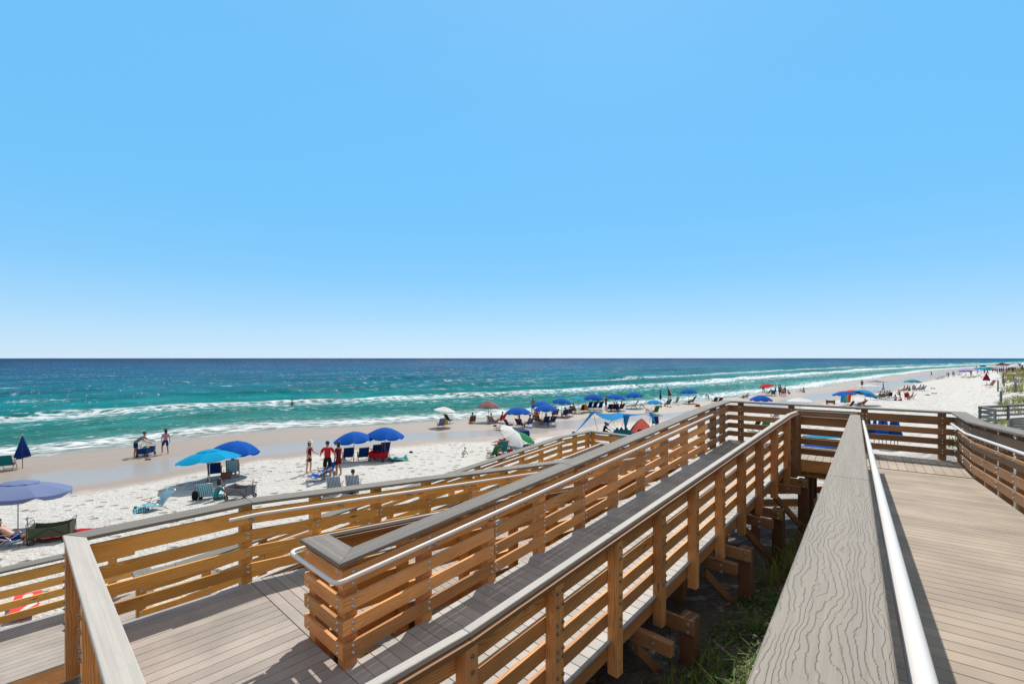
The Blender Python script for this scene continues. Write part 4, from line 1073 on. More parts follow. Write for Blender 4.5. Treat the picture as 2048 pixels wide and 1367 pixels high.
def place(root, p, rz=0.0, tilt=(0, 0)):
    root.location = p; root.rotation_euler = (tilt[0], tilt[1], rz)
FAC = radians(28)      # default heading of chairs: towards the surf (a +rotation turns to the left)

def canopy_mb(R, H, n=8, valance=0.10, sag=0.10, r0=0.015):
    """dome of n panels; ribs at the corners, cloth drawn in between them, a hanging valance"""
    mb = MB(); seg = 4; rings = 6
    def pt(k, j, jr):
        f = jr/rings
        a = 2*pi*(k+j/seg)/n
        rr = r0+(R-r0)*f**0.94
        pull = (1-sag*sin(pi*j/seg)*f**2)
        rr *= 1-0.055*sin(pi*j/seg)*f
        z = H*cos(f*pi/2*0.98)
        z = H*(1-f**1.75)-0.035*R*sin(pi*j/seg)*f*f
        return Vector((rr*cos(a), rr*sin(a), z))
    for k in range(n):
        for j in range(seg):
            for i in range(rings):
                a, b, c, d = pt(k, j, i), pt(k, j+1, i), pt(k, j+1, i+1), pt(k, j, i+1)
                mb.face([a, b, c, d], [(k+j/seg, i/rings), (k+(j+1)/seg, i/rings), (k+(j+1)/seg, (i+1)/rings), (k+j/seg, (i+1)/rings)])
            if valance:
                c, d = pt(k, j, rings), pt(k, j+1, rings)
                dn = Vector((0, 0, -valance))
                sc_ = 0.25 if j in (0, seg) else 1
                v1 = c+dn*(0.35 if j == 0 else 1)+Vector((c.x, c.y, 0))*0.015; v2 = d+dn*(0.35 if j+1 == seg else 1)+Vector((d.x, d.y, 0))*0.015
                mb.face([c, d, v2, v1], [(k+j/seg, 1), (k+(j+1)/seg, 1), (k+(j+1)/seg, 1.08), (k+j/seg, 1.08)])
    return mb
def umbrella(px, py, H, R, col, label, tilt=0, tdir=0, vent=False, valance=0.09, group='open beach umbrellas', col2=None, pole=None, lift=0, name='beach_umbrella', dome=0.36):
    g = at(px, py)
    th = empty(name, g, label, 'umbrella', group)
    mb = MB()
    ta, td = radians(tilt), radians(tdir)
    hub = Vector((0, 0, H*0.62)); ax = Vector((sin(ta)*sin(td), sin(ta)*cos(td), cos(ta)))
    top = hub+ax*(H*0.38)
    mb.tube([Vector((0, 0, -0.25)), hub, hub+ax*(H*0.38)], 0.019, 8)
    mb.build('pole', pole or M_WFR, th, smooth=True)
    ch = R*dome
    M = Matrix.Translation(top-ax*ch) @ Vector((0, 0, 1)).rotation_difference(ax).to_matrix().to_4x4() @ Matrix.Rotation(radians(17), 4, 'Z')
    cm = canopy_mb(R, ch, valance=valance)
    cm.v = [tuple(M @ Vector(v)) for v in cm.v]
    co = cm.build('canopy', C[col], th, smooth=False, normals=False)
    s = co.modifiers.new('thick', 'SOLIDIFY'); s.thickness = 0.004
    if vent:
        vm_ = canopy_mb(R*0.36, ch*0.22, valance=0.015)
        M2 = M @ Matrix.Translation((0, 0, ch*0.86+0.035))
        vm_.v = [tuple(M2 @ Vector(v)) for v in vm_.v]
        vm_.build('vent', C[col2 or col], co, normals=False)
    rb = MB()
    for k in range(8):
        a = 2*pi*k/8
        pts = [M @ Vector((R*f**.94*cos(a)*.985, R*f**.94*sin(a)*.985, ch*(1-f**1.75)-0.012)) for f in (0.05, 0.35, 0.7, 1.0)]
        rb.tube(pts, 0.005, 4)
        q = M @ Vector((R*.45*cos(a), R*.45*sin(a), ch*(1-.42**1.9)-0.03))
        rb.tube([M @ Vector((0, 0, -0.12)), q], 0.004, 4)
    rb.build('ribs', M_ALU, th)
    fb = MB(); fb.ball(top+ax*0.025, 0.022, 8, 5); fb.tube([top-ax*0.01, top+ax*0.02], 0.008, 6); fb.build('finial', M_RUB, th, smooth=True)
    return th
def closed_umbrella(px, py, H, col, label, tilt=0, tdir=0, w=0.17, group=None, p=None, flare=1.0):
    g = p or at(px, py)
    th = empty('closed_umbrella', g, label, 'umbrella', group)
    ta, td = radians(tilt), radians(tdir)
    R = Vector((0, 0, 1)).rotation_difference(Vector((sin(ta)*sin(td), sin(ta)*cos(td), cos(ta)))).to_matrix().to_4x4()
    mb = MB(); mb.tube([R @ Vector((0, 0, -0.2)), R @ Vector((0, 0, H))], 0.02, 8); mb.build('pole', M_WFR, th, smooth=True)
    mb = MB(); n = 24; base = []
    prof = [(0.012, H*0.985), (0.05, H*0.93), (w*0.45, H*0.75), (w*0.8, H*0.52), (w*flare, H*0.33), (w*flare*.96, H*0.325), (0.02, H*0.36)]
    for (r, z) in prof:
        for k in range(n):
            a = 2*pi*k/n
            rr = r*(1+(0.28 if k % 3 == 0 else -0.16)*min(1, r/w))
            z2 = z+(0.05*sin(a*2+1) if z < H*0.5 else 0)
            mb.v.append(tuple(R @ Vector((rr*cos(a), rr*sin(a), z2))))
    for i in range(len(prof)-1):
        for k in range(n):
            j = (k+1) % n
            mb.f.append((i*n+k, i*n+j, (i+1)*n+j, (i+1)*n+k)); mb.uv += [(k/n, i/6)]*4; mb.r += [0.0]*4
    mb.build('canopy', C[col], th, smooth=False)
    mb = MB(); mb.ball(R @ Vector((0, 0, H+0.02)), 0.022, 8, 5); mb.build('finial', M_PLW, th, smooth=True)
    return th

# ---- chairs (facing +Y locally, origin on the sand)
def beach_chair(p, rz, col, label, group='beach chairs', recline=32, low=False, foot=False, frame=None, name='beach_chair', high=1.0, back_col=None):
    th = empty(name, p, label, 'chair', group, rz)
    sh = 0.22 if low else 0.33
    fr = frame or M_WFR
    a = radians(recline); bl = 0.72*high; w = 0.27
    def sheet(mb, A, B, sag, n=5, th_=0.012):
        A = Vector(A); B = Vector(B); nn = (B-A).cross(Vector((1, 0, 0))).normalized()
        for i in range(n):
            f0, f1 = i/n, (i+1)/n
            p0 = A.lerp(B, f0)-nn*sag*sin(pi*f0); p1 = A.lerp(B, f1)-nn*sag*sin(pi*f1)
            x = Vector((w, 0, 0)); t = nn*th_
            ra = [p0-x, p0+x, p0+x+t, p0-x+t]; rb_ = [p1-x, p1+x, p1+x+t, p1-x+t]
            mb.prism([Vector(q) for q in ra], [Vector(q) for q in rb_], caps=(i in (0, n-1)))
    sb = Vector((0, -0.22, sh-0.07)); sf = Vector((0, 0.24, sh+0.02)); bt = sb+Vector((0, -sin(a)*bl, cos(a)*bl))
    mb = MB(); sheet(mb, sf, sb, -0.03); mb.build('seat', C[col], th)
    mb = MB(); sheet(mb, sb, bt, -0.03)
    for k, (q) in enumerate(mb.uv): pass
    n4 = len(mb.v)
    mb.uv = []
    for f in mb.f:
        for vi in f: mb.uv.append(((mb.v[vi][0]+w)/(2*w), (mb.v[vi][2]-sb.z)/(bt.z-sb.z)))
    mb.build('backrest', C[back_col or col], th)
    mb = MB()
    r = 0.013 if fr is M_ALU else 0.017
    for s in (-1, 1):
        x = s*(w+0.012); X = Vector((x, 0, 0))
        mb.tube([X+sb+Vector((0, .02, -.02)), X+bt+Vector((0, -.01, .03))], r, 6)
        mb.tube([X+sb, X+sf], r, 6)
        mb.tube([X+Vector((0, 0.27, 0.0)), X+Vector((0, 0.05, sh+0.02)), X+Vector((0, -0.16, sh+0.24))], r, 6)
        mb.tube([X+Vector((0, -0.46, 0.0)), X+Vector((0, -0.18, sh-0.02)), X+Vector((0, 0.22, sh+0.20))], r, 6)
    mb.tube([sf-Vector((w, 0, 0)), sf+Vector((w, 0, 0))], r, 6); mb.tube([bt-Vector((w, 0, -.02)), bt+Vector((w, 0, .02))], r, 6)
    mb.tube([(-w, -0.46, 0.015), (w, -0.46, 0.015)], r, 6); mb.tube([(-w, 0.27, 0.015), (w, 0.27, 0.015)], r, 6)
    mb.build('frame', fr, th, smooth=True)
    for s in (-1, 1):
        mb = MB(); mb.box(s*(w+0.012)-0.022, s*(w+0.012)+0.022, -0.22, 0.27, sh+0.205, sh+0.225, axis=1); mb.build('armrest', M_WFR, th, bevel=0.004)
    if foot:
        mb = MB(); sheet(mb, (0, 0.30, sh+0.0), (0, 0.80, sh-0.06), -0.02)
        mb.build('footrest', C[col], th)
        mb = MB()
        for s in (-1, 1): mb.tube([(s*w, 0.27, sh), (s*w, 0.82, sh-0.06), (s*w, 0.82, 0)], 0.014, 6)
        mb.build('footrest_frame', fr, th)
    return th

# ---- people
def skinmesh(name, J, E, mat, parent, sub=1, root=None, grow=0.0):
    keys = list(J)
    idx = {k: i for i, k in enumerate(keys)}
    me = bpy.data.meshes.new(name)
    me.from_pydata([tuple(J[k][0]) for k in keys], [(idx[a], idx[b]) for a, b in E], [])
    me.materials.append(mat)
    o = bpy.data.objects.new(name, me); COL.objects.link(o); o.parent = parent; o.matrix_parent_inverse = Matrix.Identity(4)
    sk = o.modifiers.new('skin', 'SKIN'); sk.use_smooth_shade = True; sk.branch_smoothing = 0.3
    if not me.skin_vertices: me.skin_vertices.new(name="")
    for i, k in enumerate(keys):
        r = J[k][1]
        r = r if hasattr(r, '__len__') else (r, r)
        d = me.skin_vertices[0].data[i]
        d.radius = (r[0]+grow, r[1]+grow); d.use_root = (k == root) if root else (i == 0)
    if sub:
        s = o.modifiers.new('sub', 'SUBSURF'); s.levels = sub; s.render_levels = sub
    return o
def limb(a, l, yaw, pitch):
    """end point from a, going down by default: pitch swings forward, yaw sideways (degrees)"""
    y, p_ = radians(yaw), radians(pitch)
    return a+Vector((sin(y)*cos(p_)*l, sin(p_)*l, -cos(y)*cos(p_)*l))
POSES = {  # lean, pelvis height, (thighL pitch, shinL pitch, thighR, shinR), (upper arm L, fore L, R, fore R) pitches
 'stand': dict(lean=2, th=(3, -2, -3, -6), arm=(4, 12, -4, 10)),
 'walk': dict(lean=5, th=(24, 2, -16, -34), arm=(-22, 5, 24, 40)),
 'step': dict(lean=-4, th=(34, -8, -4, -10), arm=(18, 10, -16, -20)),
 'bend': dict(lean=52, th=(6, -4, 2, -6), arm=(30, 62, 20, 54), head=-10),
 'stoop': dict(lean=62, th=(12, -16, -8, -20), arm=(10, 14, 0, 8), head=-20),
 'talk': dict(lean=4, th=(4, -3, -4, -6), arm=(14, 66, -6, 36)),
 'hips': dict(lean=0, th=(3, -2, -3, -5), arm=(-14, 54, -14, 54)),
 'chair': dict(lean=-26, th=(78, -14, 82, -6), arm=(20, 78, 12, 70), sit=0.36, head=24),
 'recline': dict(lean=-52, th=(72, 8, 104, -30), arm=(30, 96, 20, 84), sit=0.27, head=34),
 'ground': dict(lean=18, th=(104, -52, 96, -60), arm=(34, 70, 30, 62), sit=0.10, head=-6),
 'crouch': dict(lean=40, th=(98, -60, 92, -64), arm=(34, 30, 24, 26), sit=0.20, head=-16),
}
def person(p, rz, pose='stand', h=1.70, label='', skin=0, hair=0, hairlen=0, top=None, bottom=None, dress=None, hat=None, detail=False, build=1.0, group=None, sink=0.0, seat=None, arms_out=None):
    P_ = POSES[pose]; k = h/1.72
    th = empty('person', Vector(p)-Vector((0, 0, sink)), label, 'person', group, rz)
    sit = P_.get('sit')
    pz = (sit if sit is not None else 0.92*k) if seat is None else seat
    la = radians(P_['lean'])
    pel = Vector((0, 0, pz+(0.02 if sit is not None else 0)))
    up = Vector((0, sin(la), cos(la)))
    J = {}; b = build
    J['pel'] = (pel, (0.125*b*k, 0.095*b*k))
    J['waist'] = (pel+up*0.15*k, (0.115*b*k, 0.085*b*k))
    J['chest'] = (pel+up*0.36*k, (0.145*b*k, 0.10*b*k))
    J['shc'] = (pel+up*0.50*k, (0.10*b*k, 0.075*k))
    hd = radians(P_['lean']*0.35+P_.get('head', 0)*0.6); hu = Vector((0, sin(hd), cos(hd)))
    J['neck'] = (pel+up*0.56*k, 0.052*k)
    J['jaw'] = (J['neck'][0]+hu*0.085*k+Vector((0, 0.018*k, 0)), (0.066*k, 0.072*k))
    J['head'] = (J['neck'][0]+hu*0.165*k+Vector((0, 0.012*k, 0)), (0.078*k, 0.094*k))
    J['crown'] = (J['neck'][0]+hu*0.225*k, (0.055*k, 0.068*k))
    E = [('pel', 'waist'), ('waist', 'chest'), ('chest', 'shc'), ('shc', 'neck'), ('neck', 'jaw'), ('jaw', 'head'), ('head', 'crown')]
    fw = Vector((0, cos(hd), -sin(hd)))
    if detail:
        J['nose'] = (J['head'][0]+fw*0.098*k-hu*0.03*k, 0.014*k); E.append(('head', 'nose'))
        for s, nm in ((-1, 'L'), (1, 'R')): J['ear'+nm] = (J['head'][0]+Vector((s*0.084*k, -0.005, -0.02*k)), (0.012*k, 0.022*k)); E.append(('head', 'ear'+nm))
    for s, nm, i in ((-1, 'L', 0), (1, 'R', 2)):
        hip = pel+Vector((s*0.085*b*k, 0, -0.04*k))
        kn = limb(hip, 0.42*k, s*4, P_['th'][i]); an = limb(kn, 0.42*k, s*1, P_['th'][i+1])
        J['hip'+nm] = (hip, 0.088*b*k); J['mid'+nm] = (hip.lerp(kn, .5), 0.074*b*k); J['kn'+nm] = (kn, 0.054*b*k); J['calf'+nm] = (kn.lerp(an, .35), 0.054*b*k); J['an'+nm] = (an, 0.036*k)
        sh_ = radians(P_['th'][i+1])
        J['toe'+nm] = (an+Vector((s*0.02, 0.15*k*cos(min(0.9, max(0, sh_)))+0.0, -0.045*k+(0.10*k if P_['th'][i+1] > 0 and sit is not None else 0))), (0.040*k, 0.022*k))
        E += [('pel', 'hip'+nm), ('hip'+nm, 'mid'+nm), ('mid'+nm, 'kn'+nm), ('kn'+nm, 'calf'+nm), ('calf'+nm, 'an'+nm), ('an'+nm, 'toe'+nm)]
        sh = J['shc'][0]-up*0.03*k+Vector((s*0.165*b*k, 0, 0))
        aw = 10 if arms_out is None else arms_out
        el = limb(sh, 0.28*k, s*aw, P_['arm'][i]+P_['lean']*0.3); wr = limb(el, 0.25*k, s*(-6 if arms_out is None else arms_out*.5), P_['arm'][i+1]+P_['lean']*0.2)
        hn = wr+(wr-el).normalized()*0.075*k
        J['sh'+nm] = (sh, 0.056*b*k); J['el'+nm] = (el, 0.040*b*k); J['wr'+nm] = (wr, 0.026*k); J['palm'+nm] = (hn, (0.038*k, 0.020*k))
        E += [('shc', 'sh'+nm), ('sh'+nm, 'el'+nm), ('el'+nm, 'wr'+nm), ('wr'+nm, 'palm'+nm)]
        d = (wr-el).normalized()
        if detail:
            side = Vector((0, 1, 0)) if abs(d.y) < 0.8 else Vector((0, 0, 1))
            side = (side-d*side.dot(d)).normalized(); curl = d.cross(side)*(-s)
            for f, (o_, ln) in enumerate(((-0.030, 0.062), (-0.010, 0.076), (0.011, 0.080), (0.031, 0.072))):
                b0 = hn+side*o_*k+d*0.012*k
                J['f%d%s' % (f, nm)] = (b0+d*0.035*k, 0.009); J['g%d%s' % (f, nm)] = (b0+d*ln*0.75*k+curl*0.028*k, 0.008)
                E += [('palm'+nm, 'f%d%s' % (f, nm)), ('f%d%s' % (f, nm), 'g%d%s' % (f, nm))]
            J['t'+nm] = (wr+side*0.042*k+d*0.045*k+curl*0.01, 0.011); J['u'+nm] = (wr+side*0.055*k+d*0.085*k+curl*0.02, 0.009)
            E += [('wr'+nm, 't'+nm), ('t'+nm, 'u'+nm)]
        else:
            J['tip'+nm] = (hn+d*0.07*k, (0.022*k, 0.012*k)); E.append(('palm'+nm, 'tip'+nm))
    skinmesh('body', J, E, SKIN[skin], th, 1, 'pel')
    def sub_(name, ks, es, mat, g=0.014, extra=None):
        JJ = {q: J[q] for q in ks}
        if extra: JJ.update(extra)
        skinmesh(name, JJ, es, mat, th, 1, ks[0], g)
    def mid(a, c, f, r): return (J[a][0].lerp(J[c][0], f), r)
    if top:
        ex = {'sl'+nm: mid('sh'+nm, 'el'+nm, 0.7, 0.052*k) for nm in 'LR'}
        sub_('shirt', ['pel', 'waist', 'chest', 'shc', 'shL', 'shR'], [('pel', 'waist'), ('waist', 'chest'), ('chest', 'shc'), ('shc', 'shL'), ('shc', 'shR'), ('shL', 'slL'), ('shR', 'slR')], C[top], 0.016, ex)
    if bottom:
        ex = {'k'+nm: mid('hip'+nm, 'kn'+nm, 0.8 if bottom != 'trunks' else 0.5, 0.082*b*k) for nm in 'LR'}
        sub_('shorts', ['pel', 'waist', 'hipL', 'hipR', 'midL', 'midR'], [('pel', 'waist'), ('pel', 'hipL'), ('pel', 'hipR'), ('hipL', 'midL'), ('hipR', 'midR'), ('midL', 'kL'), ('midR', 'kR')], C['navy' if bottom == 'trunks' else bottom], 0.014, ex)
    if dress:
        hem = J['midL'][0].lerp(J['midR'][0], .5)-Vector((0, 0, 0.10*k))
        sub_('dress', ['pel', 'waist', 'chest', 'shc'], [('shc', 'chest'), ('chest', 'waist'), ('waist', 'pel'), ('pel', 'hm'), ('hm', 'he')], C[dress], 0.018, {'hm': (pel.lerp(hem, .5), (0.17*b*k, 0.13*k)), 'he': (hem, (0.19*b*k, 0.15*k))})
    hc = J['head'][0]
    Mh = Matrix.Translation(hc+hu*0.02*k-fw*0.012*k) @ Vector((0, 0, 1)).rotation_difference(hu).to_matrix().to_4x4()
    if hair is not None:
        mb = MB()
        prof = [(0.088*k, -0.055*k-(0.13*k if hairlen else 0)), (0.097*k, -0.02*k), (0.099*k, 0.03*k), (0.080*k, 0.075*k), (0.045*k, 0.098*k), (0.001, 0.106*k)]
        mb.lathe(prof, 12, Mh @ Matrix.Translation((0, -0.022*k, 0)) @ Matrix.Diagonal((0.92, 1.0, 1, 1)))
        mb.build('hair', HAIR[hair], th, smooth=True)
    if hat:
        mb = MB(); M2 = Mh @ Matrix.Translation((0, 0.01, 0.045*k))
        if hat == 'cap':
            mb.lathe([(0.104*k, -0.01), (0.102*k, 0.03*k), (0.07*k, 0.07*k), (0.001, 0.082*k)], 12, M2)
            mb.box(-0.07*k, 0.07*k, 0.07*k, 0.175*k, -0.012, 0.0, M2)
        else:
            mb.lathe([(0.18*k, -0.018), (0.105*k, 0.0), (0.10*k, 0.06*k), (0.07*k, 0.085*k), (0.001, 0.09*k)], 16, M2)
        mb.build('hat', M_STRAW if hat == 'straw' else C['black' if hat == 'cap' else 'navy'], th, smooth=True)
    return th

def dirz(deg):      # heading: 0 = away from the camera, + = to the left
    return radians(deg)

# ---- gear
def wheel(mb, c, r, w, ax):
    ax = Vector(ax).normalized(); t = ax.cross(Vector((0, 0, 1))); t.normalize(); u = ax.cross(t)
    M = Matrix((t, u, ax)).transposed().to_4x4(); M.translation = c
    mb.lathe([(r*.62, -w/2), (r*.9, -w/2), (r, -w*.3), (r, w*.3), (r*.9, w/2), (r*.62, w/2), (r*.55, 0.0), (r*.62, -w/2)], 16, M)
    for k in range(5):
        a = 2*pi*k/5; mb.tube([M @ Vector((0, 0, 0)), M @ Vector((r*.62*cos(a), r*.62*sin(a), 0))], r*.08, 5)
    mb.lathe([(0.001, -w*.5), (r*.16, -w*.5), (r*.16, w*.5), (0.001, w*.5)], 8, M)
def wagon(p, rz, col, label, handle_up=True, load=None):
    th = empty('beach_wagon', p, label, 'wagon', 'folding beach wagons', rz)
    mb = MB(); w, l, z0, z1 = 0.26, 0.48, 0.20, 0.56
    # open fabric tub with sagging rim
    n = 8
    for s in (-1, 1):
        for i in range(n):
            y0, y1 = -l+2*l*i/n, -l+2*l*(i+1)/n
            f = lambda y: z1-0.06*(1-(y/l)**2)
            mb.face([(s*w, y0, z0), (s*w, y1, z0), (s*(w+.02), y1, f(y1)), (s*(w+.02), y0, f(y0))])
        mb.face([(-w, s*l, z0), (w, s*l, z0), (w+.02, s*(l+.02), z1), (-w-.02, s*(l+.02), z1)])
    mb.face([(-w, -l, z0), (w, -l, z0), (w, l, z0), (-w, l, z0)])
    t = mb.build('tub', C[col], th, normals=False); so = t.modifiers.new('t', 'SOLIDIFY'); so.thickness = 0.012
    mb = MB(); r = 0.010
    for s in (-1, 1):
        for e in (-1, 1): mb.tube([(s*(w+.03), e*(l+.03), 0.15), (s*(w+.03), e*(l+.03), z1+0.02)], r, 6)
        mb.tube([(s*(w+.03), -l-.03, 0.16), (s*(w+.03), l+.03, 0.16)], r, 6)
        mb.tube([(s*(w+.03), -l, 0.18), (s*(w+.03), 0, z1-.08), (s*(w+.03), l, 0.18)], r*.7, 6)
        mb.tube([(-w-.03, s*(l+.03), z1+0.02), (-w-.03, s*(l+.05), z1+0.11), (w+.03, s*(l+.05), z1+0.11), (w+.03, s*(l+.03), z1+0.02)], r, 6)
        mb.tube([(-w-.03, s*(l+.03), 0.16), (w+.03, s*(l+.03), 0.16)], r, 6)
    mb.build('frame', M_DARKFR, th)
    for s in (-1, 1):
        for e in (-1, 1):
            mb = MB(); wheel(mb, Vector((s*(w+.05), e*(l-.06), 0.10)), 0.10, 0.055, (1, 0, 0)); mb.build('wheel', M_RUB, th)
    mb = MB(); hy = -l-.06
    hz = [(0, hy, 0.2), (0, hy-0.05, 0.75)] if handle_up else [(0, hy, 0.18), (0, hy-0.75, 0.04)]
    mb.tube(hz, 0.011, 6); e = Vector(hz[1])
    mb.tube([e+Vector((0.0, 0, 0)), e+Vector((.055, 0, .03)), e+Vector((.055, 0, .09)), e+Vector((-.055, 0, .09)), e+Vector((-.055, 0, .03)), e], 0.010, 6)
    mb.build('handle', M_DARKFR, th)
    if load:
        for i, (c_, x, y, r_) in enumerate(load):
            mb = MB(); mb.ball((x, y, z1-0.02), r_, 8, 5, 0.8); mb.build('bundle', C[c_], th, smooth=True)
    return th
def bag(p, rz, size, col, label, cat='bag', handle=True, name='beach_bag', lid=None):
    sx, sy, sz = size
    th = empty(name, p, label, cat, None, rz)
    mb = MB(); n = 3
    pr = []
    for z, k in ((0.0, 0.94), (sz*.4, 1.05), (sz*.8, 1.0), (sz, 0.90)):
        pr.append([Vector((sx/2*k*a, sy/2*k*b_, z)) for a, b_ in ((-1, -.8), (-.8, -1), (.8, -1), (1, -.8), (1, .8), (.8, 1), (-.8, 1), (-1, .8))])
    for a, b_ in zip(pr, pr[1:]): mb.prism(a, b_, caps=False)
    mb.face(pr[0]); mb.face(pr[-1])
    mb.build('box' if lid else 'pouch', C[col], th, bevel=0.01)
    if lid:
        mb = MB(); mb.box(-sx/2*1.02, sx/2*1.02, -sy/2*1.02, sy/2*1.02, sz, sz+0.05); mb.build('lid', C[lid], th, bevel=0.012, seg=2)
    if handle:
        mb = MB(); mb.tube([(-sx*.3, 0, sz), (-sx*.25, 0, sz+.14), (sx*.25, 0, sz+.14), (sx*.3, 0, sz)], 0.012, 6); mb.build('handle', M_RUB, th)
    return th
def towel(p, rz, size, col, label, rumple=0.04, cat='towel', group=None, name='towel'):
    th = None
    mb = MB(); nx, ny = 10, 14; sx, sy = size
    sd = RND.random()*50
    def z(i, j):
        x, y = -sx/2+sx*i/nx, -sy/2+sy*j/ny
        q = Vector(p)+Matrix.Rotation(rz, 3, 'Z') @ Vector((x, y, 0))
        return Vector((x, y, max(0, ground(q.x, q.y)-p[2])+0.02+rumple*abs(noise.noise(Vector((x*3+sd, y*3, 0))))*2.2))
    g = [[z(i, j) for i in range(nx+1)] for j in range(ny+1)]
    for j in range(ny):
        for i in range(nx): mb.face([g[j][i], g[j][i+1], g[j+1][i+1], g[j+1][i]], [(i/nx, j/ny), ((i+1)/nx, j/ny), ((i+1)/nx, (j+1)/ny), (i/nx, (j+1)/ny)])
    o = mb.build(name, C[col], None, smooth=True, normals=False)
    s = o.modifiers.new('t', 'SOLIDIFY'); s.thickness = 0.012
    o.location = p; o.rotation_euler = (0, 0, rz)
    return tag(o, label, cat, group)
# ------------------------------------------------------------------ placements on the beach (sight line of a photo pixel met with the sand)
def off(p, dx, dy):
    x, y = p.x+dx, p.y+dy
    return Vector((x, y, ground(x, y)))
# left edge: grey-blue parasol, woman, wagon
umbrella(36, 1064, 1.72, 1.40, 'bluegrey', 'big pale blue-grey parasol at the left edge, over the reclining woman', tilt=5, tdir=20, vent=True, valance=0.13, pole=M_PLW, dome=0.24)
pw_ = at(31, 1090)
beach_chair(pw_, dirz(-72), 'blue', 'low blue chair under the reclining woman at the left edge', low=True, recline=48, frame=M_ALU)
person(pw_, dirz(-72), 'recline', 1.68, 'woman in a bikini reclining in a low blue chair at the left edge', 1, 0, 1, detail=True, bottom='trunks')
towel(off(pw_, 0.9, 0.9), dirz(-70), (0.8, 1.6), 'red', 'red towel spread behind the reclining woman at the left edge')
wagon(at(104, 1080), dirz(-62), 'camo', 'empty olive folding wagon with a raised handle beside the reclining woman')
# closed blue umbrella with blue chair at far left
closed_umbrella(45, 936, 1.95, 'navy', 'closed dark blue umbrella standing alone on the wet sand at the far left', w=0.29, flare=1.0)
pc = at(17, 938)
beach_chair(pc, dirz(30), 'blue', 'teal-draped wooden chair at the left edge beside the closed blue umbrella', recline=30, back_col='teal')
# couple with a cart at the water
pcart = at(292, 911)
wagon(pcart, dirz(10), 'navy', 'loaded beach cart between the bending man and the woman in a cap', load=[('red', -.1, .2, .14), ('yellow', .05, 0, .12), ('teal', .1, -.25, .16), ('pink', -.05, .38, .11)])
person(at(271, 913), dirz(-70), 'bend', 1.80, 'man in a grey shirt and dark shorts bending over the loaded cart', 0, 0, top='grey', bottom='navy', detail=True)
person(at(331, 907), dirz(60), 'step', 1.62, 'woman in a dark cap and loose pink cover-up stepping on the wet sand', 0, 0, 1, top='pink', bottom='navy', hat='cap', detail=True)
bag(at(296, 919), 0.3, (0.30, 0.14, 0.06), 'black', 'pair of dark sandals on the wet sand by the cart', 'sandals', False, name='sandals')
# swimmer and wet wave people
def wader(px, py, depth, rz, h, label, skin, top=None, pose='stand', hair=0):
    p = at(px, py); return person(p, rz, pose, h, label, skin, hair, 0, top=top, bottom='trunks', sink=depth)
wader(584, 811, 0.95, dirz(160), 1.8, 'bare-backed swimmer standing waist-deep alone beyond the breakers', 2, pose='hips')
# middle left group
umbrella(419, 966, 1.62, 1.42, 'turq', 'bright turquoise parasol in front of the royal blue one', tilt=7, tdir=-60, vent=True, valance=0.03, pole=M_PLW, dome=0.30)
umbrella(472, 950, 1.80, 1.13, 'blue', 'royal blue parasol just behind the turquoise one', tilt=6, tdir=80, dome=0.42)
pa1 = at(430, 955); beach_chair(pa1, FAC, 'navy', 'empty navy wooden chair in the shade of the turquoise parasol')
pa2 = at(466, 951); beach_chair(pa2, FAC, 'blue', 'blue wooden chair with a turquoise towel over its back, right of the navy chair', back_col='print_turq', high=1.1)
person(pa2, FAC, 'chair', 1.68, 'woman seated low under the royal blue parasol behind the turquoise one', 1, 1, 1, dress='maroon')
bag(at(452, 958), 0.4, (0.42, 0.2, 0.36), 'brown', 'brown patterned straw bag behind the chairs under the turquoise parasol')
bag(at(395, 998), 0.2, (0.36, 0.26, 0.36), 'black', 'black cooler bag with an upright handle, left of the seated woman in turquoise')
pb3 = at(416, 996); beach_chair(pb3, dirz(20), 'print_turq', 'low turquoise print chair beside the black cooler bag', low=True, frame=M_ALU)
person(at(430, 1000), dirz(-40), 'ground', 1.66, 'dark-haired woman in a turquoise print cover-up sitting on the sand by the grey wagon', 0, 0, 1, top='print_teal', bottom='teal', detail=True)
wagon(at(481, 997), dirz(80), 'grey', 'dark grey folding wagon beside the woman in turquoise print', load=[('brown', 0, .1, .09)])
pb4 = at(304, 1020); beach_chair(pb4, dirz(150), 'print_turq', 'empty turquoise print chair alone on the white sand', low=True, frame=M_ALU, recline=42)
bag(at(271, 1020), 0, (0.09, 0.09, 0.16), 'green', 'small green cup on the sand by the lone turquoise chair', 'cup', False, name='cup')
towel(at(283, 1022), dirz(40), (0.5, 0.8), 'print_turq', 'turquoise print towel crumpled in front of the lone turquoise chair', 0.09)
towel(at(395, 1018), dirz(-60), (0.5, 1.4), 'white', 'pale towel on the sand in front of the woman in turquoise print')
